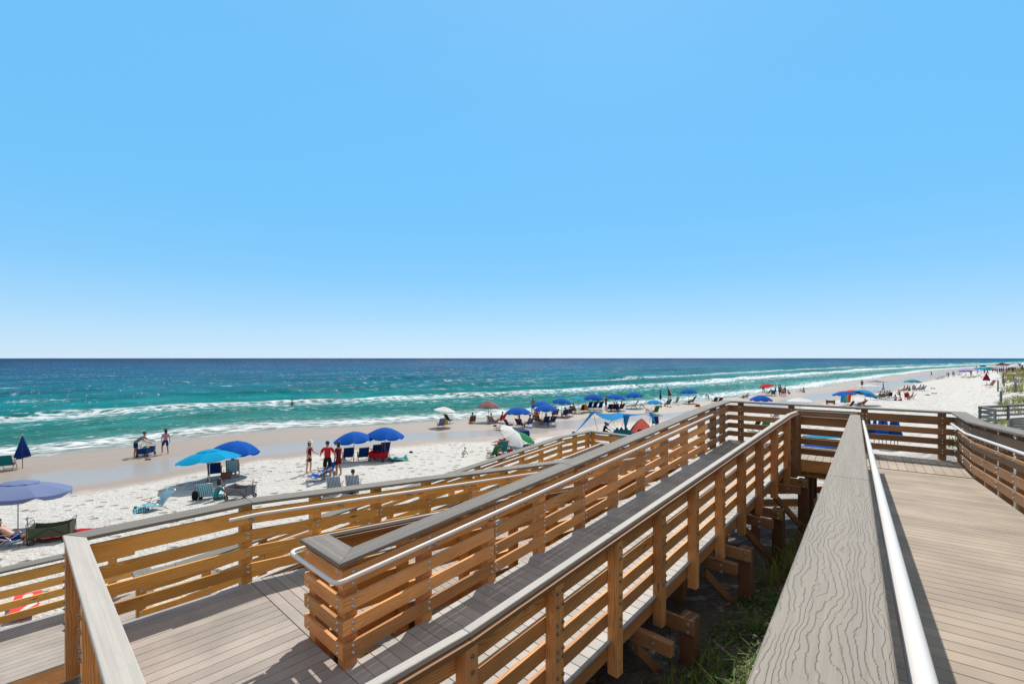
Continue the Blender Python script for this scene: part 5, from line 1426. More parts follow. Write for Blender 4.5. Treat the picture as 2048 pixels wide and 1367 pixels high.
# three standing people
person(at(618, 944), dirz(-100), 'talk', 1.66, 'woman in a straw hat and dark dress standing left of the man in red', 1, 1, 1, dress='maroon', hat='straw', detail=True)
person(at(655, 957), dirz(20), 'talk', 1.84, 'man in a red shirt and black shorts standing with his back to the camera', 0, 0, top='red', bottom='black', detail=True, build=1.12, arms_out=26)
person(at(677, 950), dirz(75), 'stand', 1.70, 'dark-haired woman in a short maroon romper standing right of the man in red', 0, 0, 1, top='maroon', bottom='maroon', detail=True)
beach_chair(at(628, 960), dirz(80), 'blue', 'royal blue chair tipped at the feet of the woman in the straw hat', low=True, frame=M_ALU, recline=55)
beach_chair(at(650, 950), dirz(60), 'blue', 'royal blue chair behind the legs of the man in red', low=True, frame=M_ALU, recline=35)
for (px, py, hr, nm) in ((671, 984, 2, 'grey-haired person in the left one of two striped chairs in front of the maroon romper'), (708, 981, 0, 'dark-haired person in the right one of two striped chairs near the wide cap')):
    q_ = at(px, py); beach_chair(q_, dirz(8), 'stripe_blue', ('left' if hr == 2 else 'right')+' one of two striped low chairs just beyond the wooden cap', low=True, frame=M_ALU, recline=24)
    person(q_, dirz(8), 'chair', 1.68, nm, 0, hr, 0, top='navy', bottom='navy', seat=0.24)
towel(at(690, 984), dirz(80), (0.5, 1.0), 'black', 'dark towel between the two striped chairs')
umbrella(708, 923, 1.78, 1.12, 'blue', 'royal blue parasol right beside the standing woman in maroon', tilt=4, tdir=-90, dome=0.42)
umbrella(770, 918, 1.92, 1.12, 'blue', 'royal blue parasol over the red wagon', tilt=4, tdir=100, dome=0.42)
for i, (px, py, w_) in enumerate(((695, 921, 'left of the pole, white towel over one side'), (725, 921, 'right of the pole'))):
    beach_chair(at(px, py), FAC, 'navy', 'navy chair under the parasol beside the woman in maroon, '+w_)
beach_chair(at(752, 914), FAC, 'navy', 'navy chair holding a dark bundle behind the red wagon'); beach_chair(at(767, 912), FAC, 'navy', 'taller navy chair behind the right end of the red wagon', high=1.15)
towel(at(686, 922), dirz(20), (0.3, 0.5), 'white', 'white printed towel beside the navy chair nearest the woman in maroon', 0.15)
wagon(at(757, 921), dirz(78), 'red', 'red folding wagon in front of the navy chairs', handle_up=False)
towel(at(797, 920), dirz(-70), (0.9, 1.1), 'print_teal', 'heap of teal towels on the sand right of the red wagon', 0.16)
bag(at(822, 905), 0, (0.2, 0.2, 0.1), 'black', 'small black bundle alone at the edge of the wet sand', 'bag', False)
person(at(924, 912), dirz(-75), 'crouch', 0.95, 'small child in a white top crouching alone on the white sand', 1, 1, top='white', bottom='white', seat=0.16)
# waterline row, left to right
umbrella(888, 853, 1.80, 1.02, 'white', 'white parasol at the waterline, left of the red-brown striped one', tilt=8, tdir=90, vent=True, dome=0.26, pole=M_PLW)
beach_chair(at(881, 856), FAC, 'grey', 'chair hung with a grey-blue towel under the white parasol', back_col='bluegrey', high=1.15)
beach_chair(at(900, 846), dirz(-38), 'black', 'tall black chair right of the white parasol pole', frame=M_ALU, high=1.15)
bag(at(893, 848), 0, (0.3, 0.2, 0.42), 'yellow', 'yellow bag by the black chair under the white parasol')
q_ = at(944, 845); beach_chair(q_, dirz(18), 'brown', 'low chair of the lone sitter between the white and striped parasols', low=True)
person(q_, dirz(18), 'chair', 1.75, 'lone sitter in a maroon top and cap between the white and the striped parasols', 2, 0, top='maroon', bottom='navy', hat='cap', seat=0.25)
umbrella(977, 843, 2.05, 1.20, 'stripe_red', 'red-brown striped parasol at the waterline', dome=0.44, vent=True, col2='stripe_red', valance=0.04)
bag(at(978, 844), 0.2, (0.40, 0.28, 0.32), 'white', 'white cooler under the striped parasol', 'cooler', True, lid='pale', name='cooler')
q_ = at(986, 846); beach_chair(q_, dirz(-50), 'lilac', 'low chair of the sitter in blue under the striped parasol', low=True); person(q_, dirz(-50), 'chair', 1.65, 'sitter in lilac under the striped parasol', 1, 0, top='lilac', bottom='navy', seat=0.25)
q_ = at(1001, 845); beach_chair(q_, dirz(60), 'white', 'white-backed chair with a red cloth right of the striped parasol', back_col='red', high=1.25)
person(q_, dirz(60), 'chair', 1.7, 'sitter in red at the right of the striped parasol', 0, 1, top='red', bottom='black', seat=0.34)
bag(at(990, 852), 0, (0.3, 0.3, 0.12), 'navy', 'dark bundle on the sand in front of the striped parasol group', 'bag', False)
umbrella(1036, 857, 1.98, 1.20, 'blue', 'royal blue parasol nearest the big tilted white one', dome=0.40)
for i, (px, py, fz, nm) in enumerate(((1020, 856, -55, 'left'), (1042, 855, -40, 'middle'), (1056, 853, 55, 'right'))):
    q_ = at(px, py); beach_chair(q_, dirz(fz), 'blue' if i == 2 else 'navy', nm+' chair of the trio under the parasol nearest the tilted white one', foot=(i == 0))
    if i: person(q_, dirz(fz), 'chair', 1.72, nm+' sitter under the parasol nearest the tilted white one', 0, 0, bottom='navy', top='black' if i == 1 else None, hat=None if i == 1 else 'cap')
beach_chair(at(1006, 860), dirz(60), 'navy', 'low navy lounger poking out left of the parasol nearest the tilted white one', low=True, foot=True, recline=60)
person(at(1066, 827), dirz(-150), 'hips', 1.88, 'bare-chested man in blue trunks standing at the waterline left of the twin blue parasols', 2, 0, bottom='blue', arms_out=14)
umbrella(1084, 842, 2.05, 1.12, 'blue', 'rear one of two overlapping royal blue parasols right of the standing bare-chested man', dome=0.42, tilt=5, tdir=60)
umbrella(1092, 849, 1.98, 1.18, 'blue', 'front one of two overlapping royal blue parasols right of the standing bare-chested man', dome=0.42)
for i, (px, py, fz, t_, s_) in enumerate(((1077, 847, -40, 'black', 0), (1090, 849, 20, None, 1), (1102, 849, 40, 'maroon', 0), (1071, 836, 30, 'coral', 1))):
    w_ = ('left', 'middle', 'right', 'rear')[i]
    q_ = at(px, py); beach_chair(q_, dirz(fz), ('brown', 'navy', 'navy', 'coral')[i], w_+' chair under the two overlapping blue parasols', foot=(i == 0))
    person(q_, dirz(fz), 'chair', 1.70, w_+' sitter under the two overlapping blue parasols', s_, 0, hairlen=i % 2, top=t_, bottom='navy', hat='sun' if i == 2 else None)
umbrella(1123, 832, 2.02, 1.12, 'blue', 'royal blue parasol with a torn open panel, right of the overlapping pair', dome=0.44, tilt=8, tdir=80)
for i, (px, py, fz, c_, t_) in enumerate(((1110, 833, 10, 'grey', 'grey'), (1128, 834, 25, 'navy', 'blue'), (1137, 831, 50, 'navy', 'black'))):
    w_ = ('left', 'middle', 'right')[i]
    q_ = at(px, py); beach_chair(q_, dirz(fz), c_, w_+' chair under the parasol with the torn panel', high=1.1)
    person(q_, dirz(fz), 'chair', 1.7, w_+' sitter under the parasol with the torn panel', 0, 0, i % 2, top=t_, bottom='red' if i == 0 else 'navy')
umbrella(1156, 825, 1.85, 0.82, 'turq', 'small turquoise parasol tilted over between two royal blue ones', tilt=16, tdir=95, dome=0.32, valance=0.02)
q_ = at(1148, 825); beach_chair(q_, dirz(-25), 'brown', 'tan wicker-look chair left of the small turquoise parasol pole', high=0.9); person(q_, dirz(-25), 'chair', 1.7, 'sitter in the tan chair by the small turquoise parasol', 1, 1, top='brown', bottom='black')
beach_chair(at(1163, 824), dirz(20), 'maroon', 'maroon chair right of the small turquoise parasol pole', high=1.15)
beach_chair(at(1173, 824), dirz(-30), 'yellow', 'yellow-draped chair right of the small turquoise parasol', high=1.1)
umbrella(1187, 822, 2.12, 1.20, 'blue', 'royal blue parasol right of the small turquoise one', dome=0.46)
for i, px in enumerate((1177, 1187, 1198)): beach_chair(at(px, 819), dirz(20), 'navy', ('left', 'middle', 'right')[i]+' one of three navy high-backed chairs under the parasol right of the small turquoise one', high=1.35, frame=M_ALU)
wader(1196, 806, 0.75, dirz(170), 1.8, 'dark figure in a yellow-trimmed top wading behind the parasol right of the turquoise one', 2, top='black')
person(at(1212, 818), dirz(120), 'hips', 1.70, 'woman in a dark red swimsuit standing between two blue parasols', 1, 0, 1, top='maroon', bottom='maroon', arms_out=22)
umbrella(1231, 820, 2.02, 1.20, 'blue', 'royal blue parasol over the dark pop-up shelter', dome=0.40, tilt=6, tdir=90)
for i, (px, py, fz, c_) in enumerate(((1218, 822, 10, 'navy'), (1226, 822, 20, 'black'), (1234, 822, -20, 'navy'), (1240, 821, 40, 'black'))):
    q_ = at(px, py); w_ = ('leftmost', 'second', 'third', 'rightmost')[i]
    beach_chair(q_, dirz(fz), c_, w_+' of four dark chairs under the parasol by the woman in dark red', high=1.1)
    if i: person(q_, dirz(fz), 'chair', 1.75, w_+' sitter in black under the parasol beside the woman in dark red', 2, 0, top='black', bottom='black')
umbrella(1268, 816, 2.10, 1.22, 'blue', 'royal blue parasol over two loungers set back to back', dome=0.42, tilt=4, tdir=-90)
beach_chair(at(1266, 816), dirz(85), 'navy', 'left lounger with footrest under the parasol over two loungers', foot=True, high=1.3); beach_chair(at(1283, 815), dirz(75), 'teal', 'right lounger with a teal back under the parasol over two loungers', foot=True, high=1.25)
umbrella(1309, 828, 1.65, 0.90, 'sky', 'light blue low parasol over a green chair', dome=0.36)
beach_chair(at(1309, 828), dirz(15), 'green', 'green chair under the light blue low parasol', high=1.25); beach_chair(at(1295, 824), dirz(70), 'black', 'small black chair left of the green one', low=True)
closed_umbrella(1321, 806, 2.0, 'navy', 'closed navy umbrella standing upright at the waterline', w=0.14)
closed_umbrella(1342, 800, 2.3, 'maroon', 'closed dark red umbrella leaning left at the waterline', w=0.20, tilt=14, tdir=-90)
q_ = at(1334, 812); beach_chair(q_, dirz(30), 'teal', 'chair with a teal towel in front of the leaning red umbrella', high=1.2, back_col='teal'); person(q_, dirz(30), 'chair', 1.7, 'sitter in maroon beside the leaning red umbrella', 1, 0, top='maroon', bottom='black')
beach_chair(at(1349, 808), dirz(45), 'teal', 'empty teal chair right of the leaning red umbrella', high=1.25, frame=M_ALU)
mb = MB(); mb.ball((0, 0, 0.16), 0.16, 12, 8); o = mb.build('beach_ball', C['lilac'], None, smooth=True); o.location = at(1322, 814); tag(o, 'grey-lilac beach ball on the sand by the light blue parasol', 'ball')
wader(1355, 801, 0.9, dirz(150), 1.65, 'wading woman in coral behind the leaning red umbrella', 1, top='coral')
umbrella(1377, 806, 2.08, 1.20, 'blue', 'last royal blue parasol of the row, over one lounger', dome=0.42)
q_ = at(1382, 807); beach_chair(q_, dirz(82), 'navy', 'navy lounger with footrest under the last royal blue parasol', foot=True, high=1.35); person(q_, dirz(82), 'recline', 1.7, 'sunbather on the lounger under the last royal blue parasol', 2, 0, bottom='navy', seat=0.34)
mb = MB(); mb.prism([(-.35, -.2, 0), (.3, -.2, 0), (.3, .2, 0), (-.35, .2, 0)], [(-.15, -.1, .32), (.35, -.02, .3), (.3, .05, .3), (-.2, .12, .26)]); o = mb.build('towel', C['red'], None, bevel=0.03); o.location = at(1395, 813); tag(o, 'crumpled red towel right of the last royal blue parasol', 'towel')
person(at(1417, 800), dirz(100), 'stoop', 1.3, 'child bent over in the shallow water right of the last blue parasol', 2, 0, bottom='navy')
for i, px in enumerate((1428, 1438)): beach_chair(at(px, 806), dirz(10), 'maroon', ('left', 'right')[i]+' one of two dark red chairs just above the wooden rail')
q_ = at(1490, 796); beach_chair(q_, dirz(75), 'grey', 'low lounger of the lone sunbather above the rail corner', low=True, foot=True, recline=50); person(q_, dirz(75), 'recline', 1.72, 'lone sunbather reclining above the rail corner', 2, 0, bottom='black')
umbrella(1534, 790, 2.0, 1.25, 'red', 'red parasol leaning left at the waterline', tilt=14, tdir=-80, dome=0.34, valance=0.04)
beach_chair(at(1535, 789), dirz(30), 'red', 'red chair under the leaning red parasol', high=1.1); beach_chair(at(1546, 791), dirz(-25), 'teal', 'teal chair right of the leaning red parasol', high=1.2)
for i, (px, py, hh, t_, s_) in enumerate(((1527, 786, 2.0, 'black', 2), (1551, 789, 1.7, 'pale', 1), (1558, 788, 1.75, 'maroon', 0), (1561, 792, 2.1, 'grey', 2), (1566, 793, 1.6, 'grey', 1), (1570, 791, 1.65, 'maroon', 0))):
    person(at(px, py), dirz(40*i), 'stand', hh if i not in (0, 3) else 1.9, ('head above the red parasol, person in black', 'person in a pale shirt beside the red parasol', 'second person from the left in the standing cluster', 'tallest person of the standing cluster', 'person in grey in the middle of the standing cluster', 'right person of the standing cluster, in dark red')[i], s_, 0, top=t_, bottom='maroon')
q_ = at(1580, 788); person(q_, dirz(80), 'crouch', 1.6, 'person crouching right of the standing cluster', 0, 0, top='grey', bottom='black')
q_ = at(1602, 784); beach_chair(q_, dirz(60), 'blue', 'blue chair of the pair right of the crouching person', foot=True); person(at(1609, 784), dirz(60), 'ground', 1.7, 'dark figure sitting on the sand right of the blue chair', 2, 0, top='black', bottom='black')
umbrella(1522, 822, 1.95, 1.25, 'blue', 'royal blue dome of a parasol rising just behind the upper landing rail', dome=0.45)
umbrella(1600, 828, 1.75, 1.30, 'white', 'flat white parasol behind the upper landing rail', vent=True, dome=0.22)
# rainbow towel camp
umbrella(1688, 813, 1.98, 1.25, 'blue', 'blue parasol with the rainbow towel hanging from it', dome=0.30, tilt=5, tdir=-60)
mb = MB()
for i in range(8):
    for j in range(5):
        f = lambda a, b_: Vector((-0.62+1.25*a/8, 0.05*sin(a*1.3)+0.03*b_, 1.62-1.0*b_/5+0.03*sin(a)))
        mb.face([f(i, j), f(i+1, j), f(i+1, j+1), f(i, j+1)], [(i/8, j/5), ((i+1)/8, j/5), ((i+1)/8, (j+1)/5), (i/8, (j+1)/5)])
o = mb.build('towel', C['rainbow'], None, normals=False, smooth=True); o.modifiers.new('t', 'SOLIDIFY').thickness = 0.012; p_ = at(1692, 815); o.location = p_; tag(o, 'rainbow towel hanging below the blue parasol', 'towel')
umbrella(1706, 808, 1.95, 0.95, 'rainbow', 'rainbow panelled parasol between the blue and the turquoise ones', dome=0.34, tilt=12, tdir=60)
umbrella(1730, 810, 1.98, 1.35, 'sky', 'turquoise parasol tilted to the right beside the rainbow towel', tilt=20, tdir=95, dome=0.36, pole=M_PLW)
q_ = at(1722, 812); beach_chair(q_, dirz(70), 'maroon', 'lounger of the sunbather under the tilted turquoise parasol', foot=True, recline=40); person(q_, dirz(70), 'recline', 1.7, 'sunbather with a pale book under the tilted turquoise parasol', 1, 0, top='red', bottom='black', seat=0.34)
beach_chair(at(1697, 814), dirz(80), 'navy', 'navy lounger under the rainbow towel', foot=True, low=True); bag(at(1716, 818), 0, (0.5, 0.35, 0.35), 'green', 'green bag on the sand below the tilted turquoise parasol')
wagon(at(1661, 808), dirz(60), 'brown', 'small brown wagon left of the rainbow towel', handle_up=False)
for (px, py, fz, c_) in ((1757, 797, 30, 'green'), (1765, 797, 60, 'maroon'), (1771, 795, 20, 'teal'), (1779, 795, -30, 'black')):
    q_ = at(px, py); beach_chair(q_, dirz(fz), c_, c_+' chair in the shaded row right of the tilted turquoise parasol', group='chairs in the shaded row behind the turquoise parasol')
    person(q_, dirz(fz), 'chair', 1.7, 'sitter in the '+c_+' chair right of the tilted turquoise parasol', 0, 0, top=c_, bottom='black')
person(at(1724, 776), dirz(150), 'stand', 1.8, 'dark figure standing behind the white canopy', 2, 0, top='black', bottom='maroon'); person(at(1766, 786), dirz(-150), 'walk', 1.8, 'bare-chested figure walking right of the white canopy', 2, 0, bottom='brown')
def canopy_tent(px, py, w, h, col, label, roofh=0.35, depth=None):
    g = at(px, py); th = empty('canopy_tent', g, label, 'tent', 'shade tents'); d = depth or w
    for a in (-1, 1):
        for b_ in (-1, 1):
            mb = MB(); mb.tube([(a*w/2, b_*d/2, -0.1), (a*w/2*.97, b_*d/2*.97, h)], 0.02, 6); mb.build('leg', M_PLW, th)
    mb = MB(); n = 6
    def f(u, v): 
        x, y = (u-.5)*w*1.04, (v-.5)*d*1.04
        return Vector((x, y, h+roofh*(1-max(abs(2*u-1), abs(2*v-1)))**1.0-0.10*sin(pi*u)*abs(2*v-1)-0.10*sin(pi*v)*abs(2*u-1)))
    for i in range(n):
        for j in range(n): mb.face([f(i/n, j/n), f((i+1)/n, j/n), f((i+1)/n, (j+1)/n), f(i/n, (j+1)/n)])
    o = mb.build('roof', C[col], th, normals=False, smooth=True); o.modifiers.new('t', 'SOLIDIFY').thickness = 0.01
    return th
canopy_tent(1738, 792, 2.6, 1.75, 'white', 'white canopy tent behind the turquoise parasol', 0.25)
canopy_tent(1752, 782, 2.6, 1.9, 'grey', 'dark grey canopy tent behind the white one', 0.25)
towel(at(1768, 800), dirz(80), (1.6, 3.4), 'print_turq', 'long pale turquoise blanket on the sand right of the turquoise parasol', 0.02, 'blanket', name='blanket')
umbrella(1825, 778, 1.95, 1.45, 'teal', 'teal parasol standing over the family group', dome=0.30, pole=M_PLW)
for i, (px, py, fz, c_, t_, ps) in enumerate(((1806, 783, 60, 'maroon', 'maroon', 'chair'), (1812, 783, 40, 'black', 'black', 'chair'), (1820, 781, 0, 'maroon', 'maroon', 'ground'), (1828, 781, -40, 'lilac', 'lilac', 'chair'), (1838, 780, 40, 'navy', 'navy', 'chair'), (1844, 781, 70, 'teal', 'teal', 'chair'), (1800, 789, 20, 'red', 'red', 'ground'), (1815, 798, -50, 'red', 'red', 'chair'), (1822, 799, 40, 'white', 'grey', 'chair'), (1791, 801, -30, 'lilac', 'lilac', 'ground'), (1803, 801, 50, 'green', 'orange', 'ground'))):
    q_ = at(px, py)
    nm = ('left edge', 'left back', 'back middle', 'back right', 'right', 'right edge', 'left front', 'centre front', 'right front', 'nearest left', 'nearest middle')[i]
    if ps == 'chair': beach_chair(q_, dirz(fz), c_, c_+' chair at the '+nm+' of the family group by the teal parasol', high=1.15)
    person(q_, dirz(fz), ps, 1.68, 'sitter in '+t_+' at the '+nm+' of the family group by the teal parasol', i % 2, i % 3, i % 2, top=t_, bottom='black')
for i, (px, py) in enumerate(((1854, 790), (1866, 777), (1868, 787))):
    p_ = at(px, py); th_ = towel(p_, 0.5*i, (0.5, 0.7), 'black', ('nearest', 'farthest', 'right')[i]+' one of three small dark heaps on the open sand right of the family group', 0.11, 'heap', name='cloth_heap')
# closed red umbrella and lounger on open sand
closed_umbrella(1973, 768, 2.1, 'wine', 'closed dark red umbrella on the open sand left of the dune posts', w=0.40, flare=1.0)
beach_chair(at(1979, 774), dirz(85), 'brown', 'empty wooden lounger beside the closed red umbrella on the open sand', foot=True, high=1.3)
# far groups along the shore
for i, (px, py, c_, R_) in enumerate(((1963, 742, 'sky', 2.2), (1971, 743, 'turq', 2.0), (1978, 744, 'teal', 2.2), (1966, 735, 'navy', 1.8), (2004, 738, 'black', 1.4), (2028, 746, 'white', 1.2), (1931, 748, 'blue', 1.9))):
    umbrella(px, py+2, 2.3, R_, c_, ('blue', 'turquoise', 'teal', 'navy', 'black', 'white', 'royal blue')[i]+' parasol far down the beach, '+('left of the bright cluster', 'middle of the bright cluster', 'right of the bright cluster', 'behind the bright cluster', 'near the right edge', 'nearest the right edge', 'left of the far crowd')[i], group='far beach umbrellas', dome=0.5)
canopy_tent(1932, 754, 4.2, 2.2, 'lilac', 'lilac canopy tent far down the beach over blue chairs', 0.6); canopy_tent(1945, 752, 4.2, 1.9, 'pink', 'pinkish canopy tent right of the lilac one', 0.5); canopy_tent(2010, 744, 3, 2.0, 'maroon', 'dark red canopy tent near the right edge far down the beach', 0.3)
far = [(1863, 752), (1894, 755), (1897, 755), (1906, 752), (1908, 754), (1985, 745), (1992, 746), (1995, 747), (1999, 747), (2003, 748), (2013, 748), (2018, 745), (2023, 742), (2031, 741), (2036, 738), (2041, 739), (2044, 742), (1955, 747), (1969, 748), (1975, 749), (1950, 740), (1953, 737), (1988, 743), (2007, 746), (2026, 746), (2039, 736), (2046, 744), (1942, 752)]
base_p = None
cols_ = ['navy', 'maroon', 'grey', 'black', 'coral', 'teal', 'brown']
for i, (px, py) in enumerate(far):
    q_ = at(px, py)
    if i < 5 or base_p is None or i % 7 == 0:
        base_p = person(q_, dirz(57*i), 'stand' if i % 2 else 'walk', 1.75, 'distant person number %d along the far beach, counted from the left' % (i+1), i % 3, 0, top=cols_[i % 7], bottom=cols_[(i+3) % 7], group='distant people on the far beach')
    else:
        c_ = base_p.copy(); COL.objects.link(c_); c_.location = q_; c_.rotation_euler = (0, 0, dirz(57*i))
        for ch in list(base_p.children):
            k_ = ch.copy(); COL.objects.link(k_); k_.parent = c_
for n_, o in enumerate(sorted([o for o in COL.objects if o.get('group') == 'distant people on the far beach'], key=lambda o: o.location.x/o.location.y)):
    o['label'] = 'tiny distant person far down the beach near the right edge'
for i, (px, py, c_) in enumerate(((1872, 759, 'navy'), (1876, 759, 'pale'), (1881, 758, 'navy'), (1886, 757, 'blue'), (1925, 756, 'pink'), (1937, 757, 'brown'), (1948, 755, 'grey'), (1964, 757, 'lilac'), (1958, 752, 'white'), (1915, 751, 'black'), (1919, 751, 'black'))):
    beach_chair(at(px, py), dirz(40), c_, c_+' chair in the far rows along the beach, '+('first', 'second', 'third', 'fourth', 'fifth', 'sixth', 'seventh', 'eighth', 'ninth', 'tenth', 'eleventh')[i]+' placed', group='far beach chairs', high=1.6)
# blue rental umbrellas seen through the rail of the upper landing
for i, (px, py) in enumerate(((1738, 896), (1748, 893), (1757, 898), (1765, 892), (1773, 898), (1781, 893), (1789, 899), (1796, 896))):
    closed_umbrella(px, py, 2.0, 'blue' if i % 3 else 'navy', ('leftmost', 'second', 'third', 'fourth', 'fifth', 'sixth', 'seventh', 'rightmost')[i]+' of the eight closed blue umbrellas stood together behind the landing rail', w=0.20, flare=1.15, tilt=2*(i % 3), tdir=90*i, group='closed rental umbrellas behind the landing')
# blue floats on the sand behind the cross rail
towel(at(1655, 874), dirz(-8), (3.0, 1.3), 'turq', 'bright turquoise sheet on the sand seen through the cross rail', 0.03, 'sheet', name='ground_sheet')
towel(at(1640, 894), dirz(-8), (2.6, 1.1), 'blue', 'royal blue sheet on the sand nearer the cross rail', 0.05, 'sheet', name='ground_sheet')
towel(at(1508, 890), dirz(20), (1.5, 0.8), 'pink', 'pink towel on the sand behind the left rail corner', 0.05); towel(at(1530, 893), dirz(20), (1.5, 0.9), 'blue', 'blue towel on the sand beside the pink one', 0.05)
q_ = at(1505, 862); beach_chair(q_, dirz(20), 'black', 'black chair glimpsed through the boards at the left rail corner'); q_ = at(1528, 862); beach_chair(q_, dirz(-10), 'green', 'green chair glimpsed through the boards right of the black one'); beach_chair(at(1548, 838), dirz(10), 'stripe_blue', 'striped chair glimpsed in the top gap of the landing rail')
# tilted white parasol group
umbrella(1019, 903, 1.35, 0.98, 'white', 'big white parasol tipped on its side, its top leaning to the right', tilt=44, tdir=118, dome=0.20, pole=M_PLW, valance=0.03, vent=False)
umbrella(1045, 893, 0.95, 0.95, 'green', 'low green parasol lying half behind the tipped white one', tilt=25, tdir=90, dome=0.30, valance=0.02)
q_ = at(1006, 889); beach_chair(q_, dirz(60), 'red', 'red low lounger left of the tipped white parasol', low=True, foot=True, recline=60); person(q_, dirz(60), 'recline', 1.65, 'sunbather in red left of the tipped white parasol', 0, 0, top='red', bottom='black')
bag(at(1048, 874), 0, (0.9, 0.5, 0.55), 'navy', 'navy bag behind the tipped white parasol'); beach_chair(at(1060, 888), dirz(-70), 'black', 'small black chair right of the tipped white parasol', low=True)
beach_chair(at(1003, 910), dirz(15), 'teal', 'large teal chair backing onto the wooden rail below the tipped white parasol', high=1.2); beach_chair(at(985, 913), dirz(40), 'green', 'small green chair left of the large teal one', low=True)
person(at(994, 914), dirz(-60), 'ground', 1.5, 'dark-haired child sitting between the green and teal chairs', 0, 0, 1, bottom='black'); bag(at(1020, 905), 0, (0.4, 0.3, 0.22), 'red', 'red bag right of the large teal chair')
# blue stretch sunshade
def W3(px, py, Y): return Vector(((px-CX)/FPX*Y, Y, -(py-HY)/FPX*Y))
A3, B3, C3, D3 = W3(1186, 824, 36.5), W3(1253, 829, 34.5), W3(1302, 825, 37.5), W3(1238, 824, 40.5)
th = empty('stretch_sunshade', at(1230, 858), 'stretched blue fabric sunshade on slim poles above the third landing rail', 'sunshade')
Mi = Matrix.Translation(-th.location)
mb = MB(); n = 12
def sh(u, v):
    p = A3*(1-u)*(1-v)+B3*u*(1-v)+C3*u*v+D3*(1-u)*v
    e = 1-(2*u-1)**2; f = 1-(2*v-1)**2
    c_ = (A3+B3+C3+D3)/4
    p = p.lerp(Vector((c_.x, c_.y, p.z)), 0.07*max(e*(1-f), f*(1-e)))
    p.z -= 0.10*max(e, f)+0.42*e*(1-v)**2*(1 if True else 0)
    return p
for i in range(n):
    for j in range(n): mb.face([Mi @ sh(i/n, j/n), Mi @ sh((i+1)/n, j/n), Mi @ sh((i+1)/n, (j+1)/n), Mi @ sh(i/n, (j+1)/n)])
o = mb.build('fabric', C['sky'], th, smooth=True, normals=False); o.modifiers.new('t', 'SOLIDIFY').thickness = 0.01
for (a_, b_, w_) in ((A3, at(1147, 868), 0.30), (B3, at(1250, 864), 0.55), (C3, at(1313, 852), 0.34), (D3, at(1215, 850), 0.2)):
    mb = MB(); k_ = 8
    for i in range(k_):
        f0, f1 = i/k_, (i+1)/k_
        def q2(f): return Mi @ (a_.lerp(b_, f)-Vector((0, 0, 0.06*sin(pi*f)))), w_*(1-f)**1.5+0.04
        (p0, w0), (p1, w1) = q2(f0), q2(f1); x = Vector((1, 0.2, 0)).normalized()
        mb.prism([p0-x*w0/2, p0+x*w0/2, p0+x*w0/2+Vector((0, .015, .01)), p0-x*w0/2+Vector((0, .015, .01))], [p1-x*w1/2, p1+x*w1/2, p1+x*w1/2+Vector((0, .015, .01)), p1-x*w1/2+Vector((0, .015, .01))])
    mb.build('anchor_tail', C['sky'], th, smooth=True)
    mb = MB(); mb.ball((0, 0, 0.10), 0.15, 8, 6, 1.0, None); mb.v = [tuple(Vector(v)+(b_-th.location)) for v in mb.v]; mb.build('sandbag', C['blue'], th, smooth=True)
for (a_, px, py) in ((A3, 1195, 858), (B3, 1238, 866), (C3, 1298, 850), (D3, 1226, 846)):
    mb = MB(); g = at(px, py); mb.tube([Mi @ a_, Mi @ g], 0.018, 6); mb.build('pole', M_DARKFR, th)
q_ = at(1207, 866); person(q_, dirz(-80), 'ground', 1.75, 'dark-skinned person sitting on a blue mat under the stretched sunshade', 2, 0, top='black', bottom='black')
towel(at(1196, 865), dirz(60), (1.4, 2.2), 'sky', 'blue mat on the sand under the stretched sunshade', 0.02, 'mat', name='mat')
th = bag(at(1244, 870), 0.1, (1.3, 0.5, 0.42), 'teal', 'long teal bin with three round bundles in it under the sunshade', 'bin', False, name='bin')
for i, x in enumerate((-0.4, -0.05, 0.35)):
    mb = MB(); mb.ball((x, 0, 0.50), 0.13, 8, 6); mb.build('bundle', HAIR[1] if i % 2 else C['brown'], th, smooth=True)
p_ = at(1283, 866)
th = empty('popup_tent', p_, 'coral pink pop-up beach tent at the right of the blue sunshade', 'tent')
mb = MB(); N_ = 12
prof = []
for i in range(7):
    f = i/6; prof.append((1.05*(1-f)**0.75+0.001, 1.22*f**0.9))
rings = [[Vector((r*cos(a)*1.0, r*sin(a)*.8, z)) for a in [pi*(-0.12)+pi*1.24*k/N_ for k in range(N_+1)]] for r, z in prof]
for i in range(6):
    for k in range(N_): mb.face([rings[i][k], rings[i][k+1], rings[i+1][k+1], rings[i+1][k]])
o = mb.build('shell', C['coral'], th, smooth=True, normals=False); o.modifiers.new('t', 'SOLIDIFY').thickness = 0.01
mb = MB(); mb.box(-.8, .8, -.35, .5, 0.01, 0.04); mb.build('floor_sheet', C['white'], th)
mb = MB(); mb.ball((-0.1, -0.1, 0.15), 0.3, 8, 6, .6); mb.ball((0.3, -0.1, 0.15), 0.2, 8, 6, .8); mb.build('bundle', C['black'], th, smooth=True)
beach_chair(at(1311, 852), dirz(-20), 'navy', 'navy chair frame at the right end of the blue sunshade', high=1.2)
